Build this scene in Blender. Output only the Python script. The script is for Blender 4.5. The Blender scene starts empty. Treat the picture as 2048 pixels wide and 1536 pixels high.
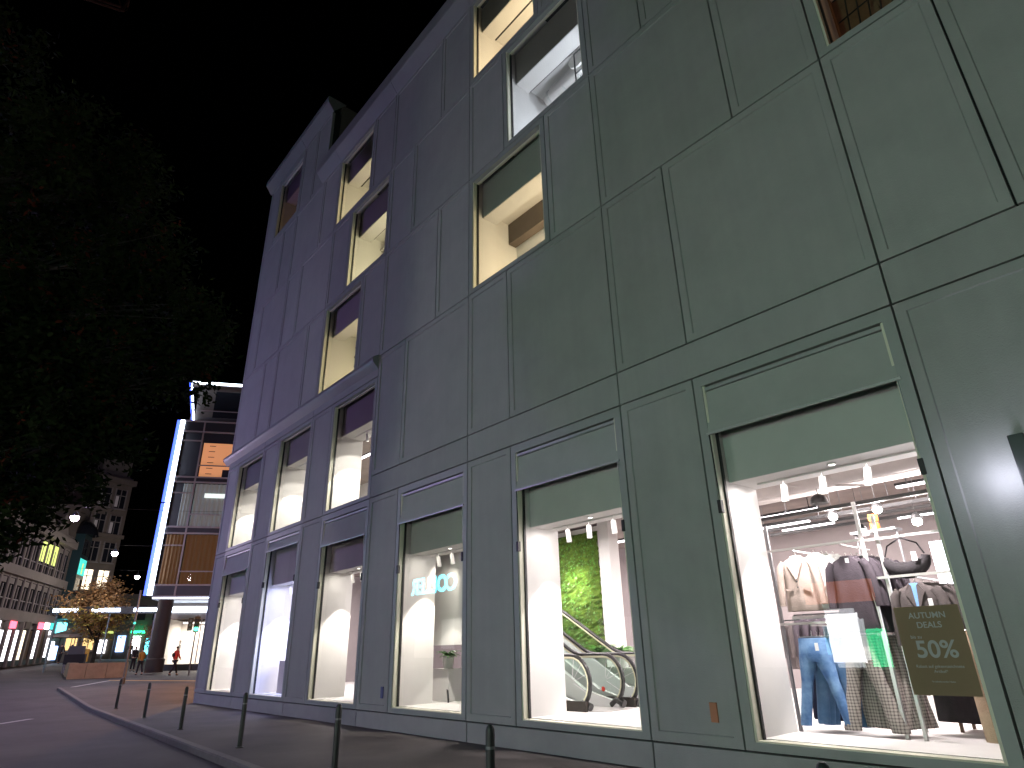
import bpy, bmesh, math, random
from mathutils import Vector, Matrix
random.seed(7)
R = math.radians
sc = bpy.context.scene
COL = sc.collection

# ---------------------------------------------------------------- camera, sky, exposure
cam_d = bpy.data.cameras.new('camera')
cam = bpy.data.objects.new('camera', cam_d)
COL.objects.link(cam)
cam_d.sensor_width = 36.0
cam_d.lens = 36.0 * 1256.74 / 2048.0
cam_d.clip_start = 0.05
cam_d.clip_end = 600
RW = ((0.64973669, 0.30939842, 0.69434491), (0.75984597, -0.23811964, -0.60492408), (-0.0218254, 0.92063655, -0.38981021))
M = Matrix(RW).to_4x4()
M.translation = Vector((0, 0, 1.6))
cam.matrix_world = M
sc.camera = cam

w = bpy.data.worlds.new('World')
sc.world = w
w.use_nodes = True
nt = w.node_tree
bgn = nt.nodes['Background']
sky = nt.nodes.new('ShaderNodeTexSky')
sky.sky_type = 'NISHITA'
sky.sun_disc = False
sky.sun_elevation = R(-3.0)
sky.sun_rotation = R(200)
nt.links.new(sky.outputs[0], bgn.inputs[0])
bgn.inputs[1].default_value = 0.0012
sc.view_settings.view_transform = 'Standard'
sc.view_settings.look = 'None'
sc.view_settings.exposure = 0.38
sc.view_settings.gamma = 1.0
sc.view_settings.use_curve_mapping = False
sc.cycles.max_bounces = 6
sc.cycles.diffuse_bounces = 3
sc.cycles.transparent_max_bounces = 12
sc.cycles.sample_clamp_indirect = 3.0
sc.cycles.caustics_reflective = False
sc.cycles.caustics_refractive = False
sc.cycles.use_denoising = True

# ---------------------------------------------------------------- materials
MATS = {}
def mat(name, col, rough=0.7, var=0.0, vscale=3.0, bump=0.0, bscale=60.0, metal=0.0, emit=0.0, ecol=None, spec=0.5, streak=0.0):
    m = bpy.data.materials.new(name)
    m.use_nodes = True
    n = m.node_tree.nodes; l = m.node_tree.links
    b = n['Principled BSDF']
    b.inputs['Base Color'].default_value = (*col, 1)
    b.inputs['Roughness'].default_value = rough
    b.inputs['Metallic'].default_value = metal
    b.inputs['Specular IOR Level'].default_value = spec
    tc = n.new('ShaderNodeTexCoord')
    if var > 0:
        t = n.new('ShaderNodeTexNoise'); t.inputs['Scale'].default_value = vscale; t.inputs['Detail'].default_value = 8; t.inputs['Roughness'].default_value = 0.65
        l.new(tc.outputs['Object'], t.inputs['Vector'])
        r = n.new('ShaderNodeMapRange'); r.inputs[1].default_value = 0.3; r.inputs[2].default_value = 0.7
        r.inputs[3].default_value = 1 - var; r.inputs[4].default_value = 1 + var
        l.new(t.outputs['Fac'], r.inputs[0])
        fac = r.outputs[0]
        if streak > 0:
            mp = n.new('ShaderNodeMapping'); mp.inputs['Scale'].default_value = (7, 7, .35)
            l.new(tc.outputs['Object'], mp.inputs[0])
            t2 = n.new('ShaderNodeTexNoise'); t2.inputs['Scale'].default_value = 1.0; t2.inputs['Detail'].default_value = 5
            l.new(mp.outputs[0], t2.inputs['Vector'])
            r2 = n.new('ShaderNodeMapRange'); r2.inputs[1].default_value = .35; r2.inputs[2].default_value = .7
            r2.inputs[3].default_value = 1 - streak; r2.inputs[4].default_value = 1 + streak * .4
            l.new(t2.outputs['Fac'], r2.inputs[0])
            mm = n.new('ShaderNodeMath'); mm.operation = 'MULTIPLY'
            l.new(fac, mm.inputs[0]); l.new(r2.outputs[0], mm.inputs[1]); fac = mm.outputs[0]
        v = n.new('ShaderNodeVectorMath'); v.operation = 'SCALE'
        v.inputs[0].default_value = col
        l.new(fac, v.inputs['Scale'])
        l.new(v.outputs[0], b.inputs['Base Color'])
    if name == 'concrete':
        oi = n.new('ShaderNodeObjectInfo'); r3 = n.new('ShaderNodeMapRange'); r3.inputs[3].default_value = .93; r3.inputs[4].default_value = 1.06
        l.new(oi.outputs['Random'], r3.inputs[0])
        v2 = n.new('ShaderNodeVectorMath'); v2.operation = 'SCALE'; l.new(v.outputs[0], v2.inputs[0]); l.new(r3.outputs[0], v2.inputs['Scale']); l.new(v2.outputs[0], b.inputs['Base Color'])
    if bump > 0:
        t = n.new('ShaderNodeTexNoise'); t.inputs['Scale'].default_value = bscale; t.inputs['Detail'].default_value = 4
        l.new(tc.outputs['Object'], t.inputs['Vector'])
        bp = n.new('ShaderNodeBump'); bp.inputs['Strength'].default_value = bump; bp.inputs['Distance'].default_value = 0.01
        l.new(t.outputs['Fac'], bp.inputs['Height'])
        l.new(bp.outputs[0], b.inputs['Normal'])
    if emit > 0:
        b.inputs['Emission Color'].default_value = (*(ecol or col), 1)
        b.inputs['Emission Strength'].default_value = emit
    MATS[name] = m
    return m

def glass(name, tint=(1, 1, 1), ior=1.5, rough=0.0):
    m = bpy.data.materials.new(name); m.use_nodes = True
    n = m.node_tree.nodes; l = m.node_tree.links
    n.remove(n['Principled BSDF'])
    out = n['Material Output']
    tr = n.new('ShaderNodeBsdfTransparent'); tr.inputs[0].default_value = (*tint, 1)
    gl = n.new('ShaderNodeBsdfGlossy'); gl.inputs['Roughness'].default_value = rough
    fr = n.new('ShaderNodeFresnel'); fr.inputs[0].default_value = ior
    mx = n.new('ShaderNodeMixShader')
    l.new(fr.outputs[0], mx.inputs[0]); l.new(tr.outputs[0], mx.inputs[1]); l.new(gl.outputs[0], mx.inputs[2])
    l.new(mx.outputs[0], out.inputs[0])
    MATS[name] = m
    return m

def fabric(name, col, kind=None, col2=(0, 0, 0), scale=30):
    """cloth: weave noise, optional check or denim fade"""
    m = mat(name, col, rough=0.9, var=0.16, vscale=7, bump=0.5, bscale=55, spec=0.2)
    n = m.node_tree.nodes; l = m.node_tree.links
    b = n['Principled BSDF']
    if kind == 'check':
        tc = n.new('ShaderNodeTexCoord')
        sep = n.new('ShaderNodeSeparateXYZ'); l.new(tc.outputs['Object'], sep.inputs[0])
        acc = None
        for o in (0, 2):
            a = n.new('ShaderNodeMath'); a.operation = 'MULTIPLY'; a.inputs[1].default_value = scale * 3.1416 * 2
            l.new(sep.outputs[o], a.inputs[0])
            s = n.new('ShaderNodeMath'); s.operation = 'SINE'; l.new(a.outputs[0], s.inputs[0])
            g = n.new('ShaderNodeMath'); g.operation = 'GREATER_THAN'; g.inputs[1].default_value = 0.35; l.new(s.outputs[0], g.inputs[0])
            if acc is None: acc = g
            else:
                ad = n.new('ShaderNodeMath'); ad.operation = 'ADD'; l.new(acc.outputs[0], ad.inputs[0]); l.new(g.outputs[0], ad.inputs[1])
                ml = n.new('ShaderNodeMath'); ml.operation = 'MULTIPLY'; ml.inputs[1].default_value = 0.5; l.new(ad.outputs[0], ml.inputs[0]); acc = ml
        mx = n.new('ShaderNodeMix'); mx.data_type = 'RGBA'
        mx.inputs['A'].default_value = (*col, 1); mx.inputs['B'].default_value = (*col2, 1)
        l.new(acc.outputs[0], mx.inputs['Factor'])
        l.new(mx.outputs['Result'], b.inputs['Base Color'])
    if kind == 'denim':
        tc = n.new('ShaderNodeTexCoord')
        t = n.new('ShaderNodeTexNoise'); t.inputs['Scale'].default_value = 4.5; t.inputs['Detail'].default_value = 6
        l.new(tc.outputs['Object'], t.inputs['Vector'])
        rr = n.new('ShaderNodeMapRange'); rr.inputs[1].default_value = .38; rr.inputs[2].default_value = .68
        l.new(t.outputs['Fac'], rr.inputs[0])
        mx = n.new('ShaderNodeMix'); mx.data_type = 'RGBA'
        mx.inputs['A'].default_value = (*col, 1); mx.inputs['B'].default_value = (*col2, 1)
        l.new(rr.outputs[0], mx.inputs['Factor'])
        l.new(mx.outputs['Result'], b.inputs['Base Color'])
    return m

mat('concrete', (.36, .36, .345), .75, .075, 1.1, .4, 70, streak=.03)
mat('plinth', (.36, .35, .345), .7, .08, 1.6, .35, 80)
mat('cap_metal', (.30, .30, .30), .45, .05, 2, 0, metal=.2)
mat('joint', (.015, .015, .016), .9)
mat('frame_metal', (.34, .35, .335), .5, .04, 3)
mat('frame_lit_cream', (.74, .71, .58), .5)
mat('black', (.012, .012, .013), .45)
mat('white_paint', (.74, .72, .70), .7, .03, 2)
mat('white_floor', (.70, .68, .66), .35, .05, 3)
mat('header', (.60, .61, .58), .8, .04, 2)
mat('header_dark', (.45, .48, .45), .6, .04, 2)
mat('header_mid', (.34, .34, .34), .8, .04, 2)
mat('awning', (.40, .41, .385), .85, .06, 2, .15, 200)
mat('bar_metal', (.45, .46, .45), .4, metal=.3)
mat('shop_wall', (.30, .26, .26), .8, .08, 1.2)
mat('shop_ceiling', (.22, .18, .165), .9, .15, 2)
mat('duct', (.62, .57, .55), .45, .05, 4)
mat('asphalt', (.050, .042, .046), .8, .45, .45, .6, 60)
mat('asphalt_walk', (.060, .050, .048), .78, .42, .6, .5, 70)
mat('kerbstone', (.12, .105, .10), .75, .18, 5, .4, 60)
mat('road_paint', (.40, .38, .36), .7, .25, 6)
mat('orange_light_band', (.50, .27, .07), .7, .25, 4)
mat('bollard_paint', (.022, .021, .022), .42, .2, 8)
mat('leaf_dark', (.009, .014, .0035), .85, .35, 3, spec=.08)
mat('leaf_red', (.055, .010, .004), .8, spec=.1)
mat('bark', (.02, .016, .012), .9, .3, 6, .6, 20)
mat('leaf_autumn', (.28, .16, .06), .7, .3, 4)
mat('leaf_yellow', (.42, .33, .07), .7, .3, 4)
mat('leaf_fern', (.06, .20, .02), .5, .3, 6)
mat('moss', (.065, .115, .010), .95, .6, 6, .9, 40)
mat('stone_dark', (.13, .115, .10), .85, .15, 1)
mat('pillar_dark', (.05, .043, .043), .8, .15, 2)
mat('stone_light', (.24, .215, .20), .8, .12, 1)
mat('stone_brown', (.15, .125, .10), .85, .15, 1)
mat('planter_stone', (.34, .24, .15), .85, .2, 2, .5, 30)
mat('window_dark', (.015, .017, .022), .08)
mat('teal', (.015, .045, .05), .3)
mat('metal_grey', (.18, .18, .19), .4, metal=.5)
mat('parasol', (.42, .38, .33), .8)
mat('wood_brown', (.10, .055, .03), .6, .2, 4)
mat('rust', (.055, .02, .010), .8, .2, 3)
mat('led_core', (.7, .8, 1), emit=7, ecol=(.72, .82, 1))
mat('halo_blue', (.05, .08, .6), emit=2.4, ecol=(.07, .13, 1))
mat('lamp_glow', (1, .85, 1), emit=60, ecol=(1, .82, 1))
mat('spot_glow', (1, 1, 1), emit=4, ecol=(1, .95, .88))
mat('tube_glow', (1, 1, 1), emit=5, ecol=(1, .93, 1))
mat('globe_glow', (1, 1, 1), emit=10, ecol=(1, .96, .9))
mat('green_glow', (.1, 1, .6), emit=6, ecol=(.05, 1, .55))
mat('lit_white', (1, 1, 1), emit=3.0, ecol=(.93, .92, 1))
mat('lit_soft', (1, 1, 1), emit=.75, ecol=(.86, 1, .9))
mat('lit_cream', (1, .9, .7), emit=1.6, ecol=(1, .85, .62))
mat('lit_amber', (1, .7, .3), emit=.95, ecol=(1, .66, .26))
mat('lit_yellow', (.8, .9, .3), emit=.7, ecol=(.8, .95, .25))
mat('lit_teal', (.1, .8, .7), emit=.8, ecol=(.08, .8, .7))
mat('lit_cyan', (.2, .9, 1), emit=3, ecol=(.15, .85, 1))
mat('lit_red', (1, .15, .2), emit=3, ecol=(1, .10, .16))
mat('lit_orange', (1, .4, .1), emit=3, ecol=(1, .33, .08))
mat('lit_blue', (.3, .5, 1), emit=3, ecol=(.35, .55, 1))
mat('lit_green', (.1, 1, .4), emit=5, ecol=(.03, 1, .38))
mat('room_orange', (.8, .35, .15), emit=.38, ecol=(1, .42, .18))  # back wall glows by emission in place of room lamps
mat('curtain_grey_glow', (.30, .31, .30), .9, emit=.05, ecol=(.8, .9, .8))  # faint emission in place of room light behind the cloth
mat('curtain_brown_glow', (.16, .09, .04), .9, emit=.025, ecol=(1, .5, .16))  # backlighting put into the cloth as weak emission
mat('mullion', (.30, .27, .27), .5)
mat('mullion_dark', (.02, .02, .024), .5)
mat('box_blue', (.6, .7, 1), emit=3.5, ecol=(.55, .70, 1))
mat('sign_cyan', (.1, .8, 1), emit=40, ecol=(.08, .80, 1))
mat('opp_white', (1, 1, 1), emit=28, ecol=(.95, .97, 1))
mat('opp_green', (.1, 1, .4), emit=14, ecol=(.04, 1, .4))
mat('opp_orange', (1, .4, .2), emit=4, ecol=(1, .25, .08))
mat('opp_soft', (.9, .8, .8), emit=3.4, ecol=(1, .70, .82))
mat('opp_mid', (1, 1, 1), emit=9, ecol=(.9, .96, 1))
mat('opp_dim', (.9, .8, .8), emit=.35, ecol=(1, .85, .8))
mat('poster_paper', (.28, .185, .105), .6, .05, 4)
mat('poster_ink', (.52, .51, .52), .6)
mat('skin', (.45, .28, .20), .6)
mat('cloth_red', (.55, .05, .03), .8)
mat('cloth_dark', (.02, .02, .028), .85)
mat('cloth_mustard', (.42, .24, .05), .85)
mat('cloth_grey', (.10, .10, .12), .85)
mat('hair', (.03, .02, .015), .8)
mat('escal_black', (.012, .012, .012), .35)
mat('escal_steel', (.55, .53, .52), .3, metal=.6)
mat('escal_white', (.72, .71, .72), .35)
mat('rail_edge', (.78, .76, .55), .4)
mat('plaque_blue', (.10, .10, .26), .5)
mat('plaque_orange', (.50, .20, .10), .5)
mat('paper_white', (.8, .8, .8), .7)
mat('coat_brown', (.13, .10, .08), .7, .1, 3)
mat('orange_box', (.75, .18, .02), .6)
fabric('blazer_beige', (.33, .265, .235))
fabric('jacket_white', (.70, .68, .66))
fabric('sweater_dark', (.055, .045, .055))
fabric('denim_light', (.06, .13, .28), 'denim', (.20, .34, .55))
fabric('denim_mid', (.08, .16, .30), 'denim', (.16, .26, .42))
fabric('denim_navy', (.012, .016, .04))
fabric('check_cloth', (.40, .36, .33), 'check', (.12, .10, .10), 26)
fabric('coat_grey', (.09, .075, .075))
fabric('shirt_blue', (.18, .34, .62))
fabric('trouser_beige', (.40, .30, .21))
fabric('trouser_brown', (.17, .12, .09))
fabric('knit_orange', (.55, .16, .06))
fabric('leather_black', (.025, .022, .025))
fabric('drape_brown', (.20, .12, .07))
glass('glass', (.97, .98, .97), 1.45)
glass('glass_far', (.95, .96, .97), 1.12)
glass('glass_rail', (.80, .88, .83), 1.4)

# ---------------------------------------------------------------- mesh helpers
class MB:
    def __init__(s): s.v = []; s.f = []; s.smooth = False
    def add(s, vs, fs):
        o = len(s.v); s.v += [tuple(p) for p in vs]; s.f += [tuple(i + o for i in q) for q in fs]; return s
    def box(s, x0, x1, y0, y1, z0, z1):
        return s.add([(x0, y0, z0), (x1, y0, z0), (x1, y1, z0), (x0, y1, z0), (x0, y0, z1), (x1, y0, z1), (x1, y1, z1), (x0, y1, z1)],
                     [(0, 3, 2, 1), (4, 5, 6, 7), (0, 1, 5, 4), (1, 2, 6, 5), (2, 3, 7, 6), (3, 0, 4, 7)])
    def quad(s, a, b, c, d): return s.add([a, b, c, d], [(0, 1, 2, 3)])
    def prism(s, poly, z0, z1):
        n = len(poly)
        return s.add([(x, y, z0) for x, y in poly] + [(x, y, z1) for x, y in poly],
                     [tuple(range(n))[::-1], tuple(range(n, 2 * n))] + [(i, (i + 1) % n, n + (i + 1) % n, n + i) for i in range(n)])
    def prism_x(s, poly, x0, x1):          # poly in (y,z)
        n = len(poly)
        return s.add([(x0, y, z) for y, z in poly] + [(x1, y, z) for y, z in poly],
                     [tuple(range(n)), tuple(range(n, 2 * n))[::-1]] + [(i, n + i, n + (i + 1) % n, (i + 1) % n) for i in range(n)])
    def tube(s, path, r, n=8, caps=True):
        path = [Vector(p) for p in path]; rs = r if isinstance(r, (list, tuple)) else [r] * len(path)
        vs = []; prev = None
        for i, p in enumerate(path):
            d = (path[min(i + 1, len(path) - 1)] - path[max(i - 1, 0)]).normalized()
            if prev is None:
                u = d.orthogonal().normalized()
            else:
                u = (prev - d * prev.dot(d)).normalized()
            prev = u; v = d.cross(u)
            for k in range(n):
                a = 2 * math.pi * k / n
                vs.append(p + (u * math.cos(a) + v * math.sin(a)) * rs[i])
        fs = []
        for i in range(len(path) - 1):
            for k in range(n):
                fs.append((i * n + k, i * n + (k + 1) % n, (i + 1) * n + (k + 1) % n, (i + 1) * n + k))
        if caps:
            fs.append(tuple(range(n))[::-1]); fs.append(tuple(range((len(path) - 1) * n, len(path) * n)))
        s.smooth = True
        return s.add(vs, fs)
    def lathe(s, prof, n=16, c=(0, 0, 0)):
        vs = []; fs = []
        for r, z in prof:
            for k in range(n):
                a = 2 * math.pi * k / n
                vs.append((c[0] + r * math.cos(a), c[1] + r * math.sin(a), c[2] + z))
        for i in range(len(prof) - 1):
            for k in range(n):
                fs.append((i * n + k, i * n + (k + 1) % n, (i + 1) * n + (k + 1) % n, (i + 1) * n + k))
        fs.append(tuple(range(n))[::-1]); fs.append(tuple(range((len(prof) - 1) * n, len(prof) * n)))
        s.smooth = True
        return s.add(vs, fs)
    def loft(s, rings, n=24, fold=0.0, k=9, ph=0.0, caps=True):
        """rings: (z, cx, cy, rx, ry, foldmul)"""
        vs = []; fs = []
        for (z, cx, cy, rx, ry, fm) in rings:
            for i in range(n):
                a = 2 * math.pi * i / n
                m = 1 + fold * fm * math.sin(k * a + ph + z * 2.0)
                vs.append((cx + rx * m * math.cos(a), cy + ry * m * math.sin(a), z))
        for j in range(len(rings) - 1):
            for i in range(n):
                fs.append((j * n + i, j * n + (i + 1) % n, (j + 1) * n + (i + 1) % n, (j + 1) * n + i))
        if caps:
            fs.append(tuple(range(n))[::-1]); fs.append(tuple(range((len(rings) - 1) * n, len(rings) * n)))
        s.smooth = True
        return s.add(vs, fs)

def setp(o, label=None, cat=None, group=None, kind=None):
    if label: o['label'] = label
    if cat: o['category'] = cat
    if group: o['group'] = group
    if kind: o['kind'] = kind
    return o

def worldloc(o):
    v = Vector((0, 0, 0))
    while o: v = v + o.location; o = o.parent
    return v

def obj(name, mb, m, parent=None, local=False, bevel=0, **kw):
    me = bpy.data.meshes.new(name)
    vs = mb.v; off = Vector((0, 0, 0))
    if parent is None and not local:
        xs = [p[0] for p in vs]; ys = [p[1] for p in vs]; zs = [p[2] for p in vs]
        off = Vector(((min(xs) + max(xs)) / 2, (min(ys) + max(ys)) / 2, min(zs)))
    elif parent is not None and not local:
        off = worldloc(parent)
    me.from_pydata([(p[0] - off.x, p[1] - off.y, p[2] - off.z) for p in vs], [], mb.f)
    me.materials.append(MATS[m] if isinstance(m, str) else m)
    if mb.smooth:
        for p in me.polygons: p.use_smooth = True
        try: me.set_sharp_from_angle(angle=R(40))
        except Exception: pass
    me.update()
    o = bpy.data.objects.new(name, me)
    COL.objects.link(o)
    if parent is not None: o.parent = parent
    if parent is None and not local: o.location = off
    if bevel:
        b = o.modifiers.new('bevel', 'BEVEL'); b.width = bevel; b.segments = 2; b.limit_method = 'ANGLE'
    return setp(o, **kw)

def fixnormals(o):
    bm = bmesh.new(); bm.from_mesh(o.data); bmesh.ops.recalc_face_normals(bm, faces=bm.faces); bm.to_mesh(o.data); bm.free()
    return o

def empty(name, loc, label, cat, group=None, rz=0):
    o = bpy.data.objects.new(name, None); COL.objects.link(o)
    o.location = loc; o.rotation_euler = (0, 0, rz); o.empty_display_size = .2
    return setp(o, label, cat, group)

def dup(o, loc=None, rz=None, label=None, group=None, parent=None):
    c = o.copy(); COL.objects.link(c)
    if parent is not None: c.parent = parent
    if loc is not None: c.location = loc
    if rz is not None: c.rotation_euler = (0, 0, rz)
    if label: c['label'] = label
    if group: c['group'] = group
    for ch in list(o.children): dup(ch, parent=c)
    return c

def light(name, kind, loc, energy, col=(1, 1, 1), target=None, size=.1, sizey=None, spot=60, blend=.4, parent=None):
    d = bpy.data.lights.new(name, kind); d.energy = energy; d.color = col
    if kind == 'AREA':
        d.size = size
        if sizey: d.shape = 'RECTANGLE'; d.size_y = sizey
    else: d.shadow_soft_size = size
    if kind == 'SPOT': d.spot_size = R(spot); d.spot_blend = blend
    o = bpy.data.objects.new(name, d); COL.objects.link(o); o.location = loc
    if target is not None:
        o.rotation_euler = (Vector(target) - Vector(loc)).to_track_quat('-Z', 'Y').to_euler()
    return o

def tomesh(o):
    me = bpy.data.meshes.new_from_object(o)
    n = bpy.data.objects.new(o.name, me); COL.objects.link(n)
    n.parent = o.parent; n.location = o.location; n.rotation_euler = o.rotation_euler; n.scale = o.scale
    nm = o.name; c = o.data; bpy.data.objects.remove(o); bpy.data.curves.remove(c); n.name = nm
    return n

def gz(x): return 0.0 if x > -30 else .028 * (-30 - x)

# ---------------------------------------------------------------- ground
def kerb_y(x): return 4.24 + .0395 * (-11.28 - x)
KX0, KX1 = -42.2, 9.0
g = MB()
xs = [30, 10, 0, -5, -10, -20, -30, -36, -42, -50, -60, -75, -100, -160, -300]
ys = [-120, -60, -30, -15, -8, -2, 2, 4, 6, 9, 13, 20, 35, 80, 160]
for x in xs:
    for y in ys: g.v.append((x, y, gz(x) - .12))
for i in range(len(xs) - 1):
    for j in range(len(ys) - 1):
        a = i * len(ys) + j
        g.f.append((a, a + 1, a + len(ys) + 1, a + len(ys)))
obj('road', g, 'asphalt', kind='structure')
# footpath beside the store and round its far corner
p = MB()
px = [9, 0, -6, -12, -18, -24, -30, -34, -38, -42.05]
top = []
for x in px:
    top.append((x, kerb_y(x) + .16))
far = []
for x in px:
    far.append((x, 8.34 if x > -28.7 else 14.0))
for i in range(len(px) - 1):
    za, zb = gz(px[i]), gz(px[i + 1])
    if i < len(px) - 1 and px[i + 1] < -30 and px[i] > -30: pass
    a = (*top[i], za); b = (*top[i + 1], zb); c = (*far[i + 1], zb); d = (*far[i], za)
    p.add([a, b, c, d, (a[0], a[1], a[2] - .3), (b[0], b[1], b[2] - .3), (c[0], c[1], c[2] - .3), (d[0], d[1], d[2] - .3)],
          [(0, 3, 2, 1), (0, 1, 5, 4), (1, 2, 6, 5), (2, 3, 7, 6), (3, 0, 4, 7)])
obj('pavement', p, 'asphalt_walk', kind='structure')
kerb = bpy.data.objects.new('kerb', None); COL.objects.link(kerb); kerb.location = (-15, 4.5, 0); setp(kerb, kind='structure')
x = KX1
while x > KX0:
    x1 = max(x - 2.0, KX0)
    a, b = x - .006, x1 + .006
    k = MB()
    h = .004
    ya, yb = kerb_y(a), kerb_y(b); za, zb = gz(a) + h, gz(b) + h
    wv = .158
    k.add([(a, ya + .02, za), (b, yb + .02, zb), (b, yb + wv, zb), (a, ya + wv, za), (a, ya - .0, za - .025), (b, yb - .0, zb - .025), (a, ya - .01, za - .35), (b, yb - .01, zb - .35), (b, yb + wv, zb - .35), (a, ya + wv, za - .35)],
          [(0, 3, 2, 1), (4, 0, 1, 5), (6, 4, 5, 7), (2, 3, 9, 8), (0, 4, 6, 9, 3), (1, 2, 8, 7, 5)])
    fixnormals(obj('kerb_stone', k, 'kerbstone', kerb))
    x = x1
# painted marks on the road, and one band of orange light
mk = MB()
def mark(pts, m='road_paint'):
    q = MB(); q.add([(x, y, gz(x) - .112) for x, y in pts], [tuple(range(len(pts)))]); return fixnormals(obj('road_mark_or_light_band', q, m, kind='structure'))
mark([(-26.25, 1.95), (-26.25, 2.2), (-27.55, 3.15), (-27.7, 3.0)])
mark([(-43.0, 6.0), (-43.35, 5.9), (-49.2, 9.1), (-49.0, 9.25)])
mark([(-49.3, 9.0), (-48.6, 8.9), (-44.2, 12.7), (-44.9, 12.95)], 'orange_light_band')  # orange light on the ground band, put into its colour
mark([(-33.0, 8.2), (-33.2, 7.9), (-36.0, 8.6), (-35.8, 8.9)])

# ---------------------------------------------------------------- department store
FY = 8.2
MOD = 1.485
def kx(k): return max(-2.09 - MOD * k, -28.6)
store = empty('department_store', (-13, FY, 0), 'large concrete panelled department store with lit display windows and a stepped roof', 'building')
GAP = .014
RIM = .125
def panel(x0, x1, z0, z1, field=True, m='concrete', y0=FY, rim=RIM, name='wall_panel'):
    a, b, c, d = x0 + GAP, x1 - GAP, z0 + GAP, z1 - GAP
    q = MB(); yb = y0 + .12; jy = y0 + random.uniform(-.0015, .0015)
    if field and (b - a) > .5 and (d - c) > .5:
        yf = jy + .024; e = .012
        o = [(a, c), (b, c), (b, d), (a, d)]
        i1 = [(a + rim, c + rim), (b - rim, c + rim), (b - rim, d - rim), (a + rim, d - rim)]
        i2 = [(x + sx * e, z + sz * e) for (x, z), sx, sz in zip(i1, (1, -1, -1, 1), (1, 1, -1, -1))]
        vs = [(x, jy, z) for x, z in o] + [(x, jy, z) for x, z in i1] + [(x, yf, z) for x, z in i2] + [(x, yb, z) for x, z in o]
        fs = []
        for k in range(4):
            n = (k + 1) % 4
            fs += [(k, n, 4 + n, 4 + k), (4 + k, 4 + n, 8 + n, 8 + k), (n, k, 12 + k, 12 + n)]
        fs += [(8, 9, 10, 11), (15, 14, 13, 12)]
        q.add(vs, fs)
    else:
        q.box(a, b, jy, yb, c, d)
    # dark joint bed behind the panel
    ob = obj(name, q, m, store)
    return ob
BED = MB()
def bed(x0, x1, z0, z1): BED.box(x0, x1, FY + .125, FY + .4, z0, z1)

def wall_row(cells, z0, z1):
    for k0, k1 in cells:
        panel(kx(k0), kx(k1), z0, z1); bed(kx(k0), kx(k1), z0, z1)

HEADS = []
def window(k0, k1, z0, z1, op, head, kind, depth, revm='white_paint'):
    """op = opening z range, head = z of the soffit, kind: shop / upper / second"""
    x0, x1 = kx(k0), kx(k1)
    ox0, ox1 = x0 + .15, x1 - .15
    oz0, oz1 = op
    a, b, c, d = x0 + GAP, x1 - GAP, z0 + GAP, z1 - GAP
    q = MB(); y0 = FY
    o = [(a, c), (b, c), (b, d), (a, d)]; i = [(ox0, oz0), (ox1, oz0), (ox1, oz1), (ox0, oz1)]
    yb = FY + .11
    vs = [(x, y0, z) for x, z in o] + [(x, y0, z) for x, z in i] + [(x, yb, z) for x, z in i] + [(x, yb, z) for x, z in o]
    fs = []
    for k in range(4):
        n = (k + 1) % 4
        fs += [(k, n, 4 + n, 4 + k), (4 + k, 4 + n, 8 + n, 8 + k), (n, k, 12 + k, 12 + n), (8 + k, 8 + n, 12 + n, 12 + k)]
    q.add(vs, fs)
    wf = obj('window', q, 'frame_metal', store)
    fixnormals(wf)
    # inner frame, its cream colour standing in for interior light, and black gasket
    f = MB(); t = .035; y = FY + .112
    f.box(ox0 + .001, ox0 + t, FY + .018, y + .07, oz0 + .001, oz1 - .001); f.box(ox1 - t, ox1 - .001, FY + .018, y + .07, oz0 + .001, oz1 - .001)
    f.box(ox0 + t, ox1 - t, FY + .018, y + .07, oz0 + .001, oz0 + .02); f.box(ox0 + t, ox1 - t, y, y + .07, oz1 - .03, oz1 + .02)
    obj('inner_frame', f, 'frame_lit_cream', wf)
    for xa, xb in ((ox0 + t + .002, ox0 + t + .03), (ox1 - t - .03, ox1 - t - .002)):
        f = MB(); f.box(xa, xb, y + .012, y + .06, oz0 + .022, oz1 - .032); obj('gasket', f, 'black', wf)
    pn = MB(); yp = FY + .155
    pn.quad((ox0 + t, yp, oz0 + .015), (ox1 - t, yp, oz0 + .015), (ox1 - t, yp, oz1 - .025), (ox0 + t, yp, oz1 - .025))
    obj('pane', pn, 'glass', wf)
    # reveal: side walls, sill, soffit drop
    ys = FY + .185; ye = FY + depth
    r = MB()
    wl, wr = x0 + .004, x1 - .004
    r.box(wl, ox0 + .02, ys, ye, z0 + .004, z1 - .004); r.box(ox1 - .02, wr, ys, ye, z0 + .004, z1 - .004)
    obj('reveal', r, revm, wf)
    r = MB(); r.box(ox0 + .022, ox1 - .022, ys, ye, z0 + .006, oz0 + .03)
    obj('sill', r, 'white_floor', wf)
    r = MB(); r.box(ox0 + .022, ox1 - .022, FY + .36, ye, head, z1 - .006)
    obj('soffit', r, 'white_paint', wf)
    r = MB(); r.box(ox0 + .024, ox1 - .024, FY + .335, FY + .357, head, oz1 + .1)
    obj('header_panel', r, {'shop': 'header', 'second': 'header_mid', 'upper': 'header_dark'}[kind], wf)
    # side beds so no light leaks at the frame
    BED.box(x0 + .001, ox0 - .03, FY + .125, FY + .183, z0, z1); BED.box(ox1 + .03, x1 - .001, FY + .125, FY + .183, z0, z1)
    BED.box(ox0 - .03, ox1 + .03, FY + .125, FY + .183, z0, oz0 - .03); BED.box(ox0 - .03, ox1 + .03, FY + .125, FY + .183, oz1 + .03, z1)
    return wf, ox0, ox1

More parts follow.
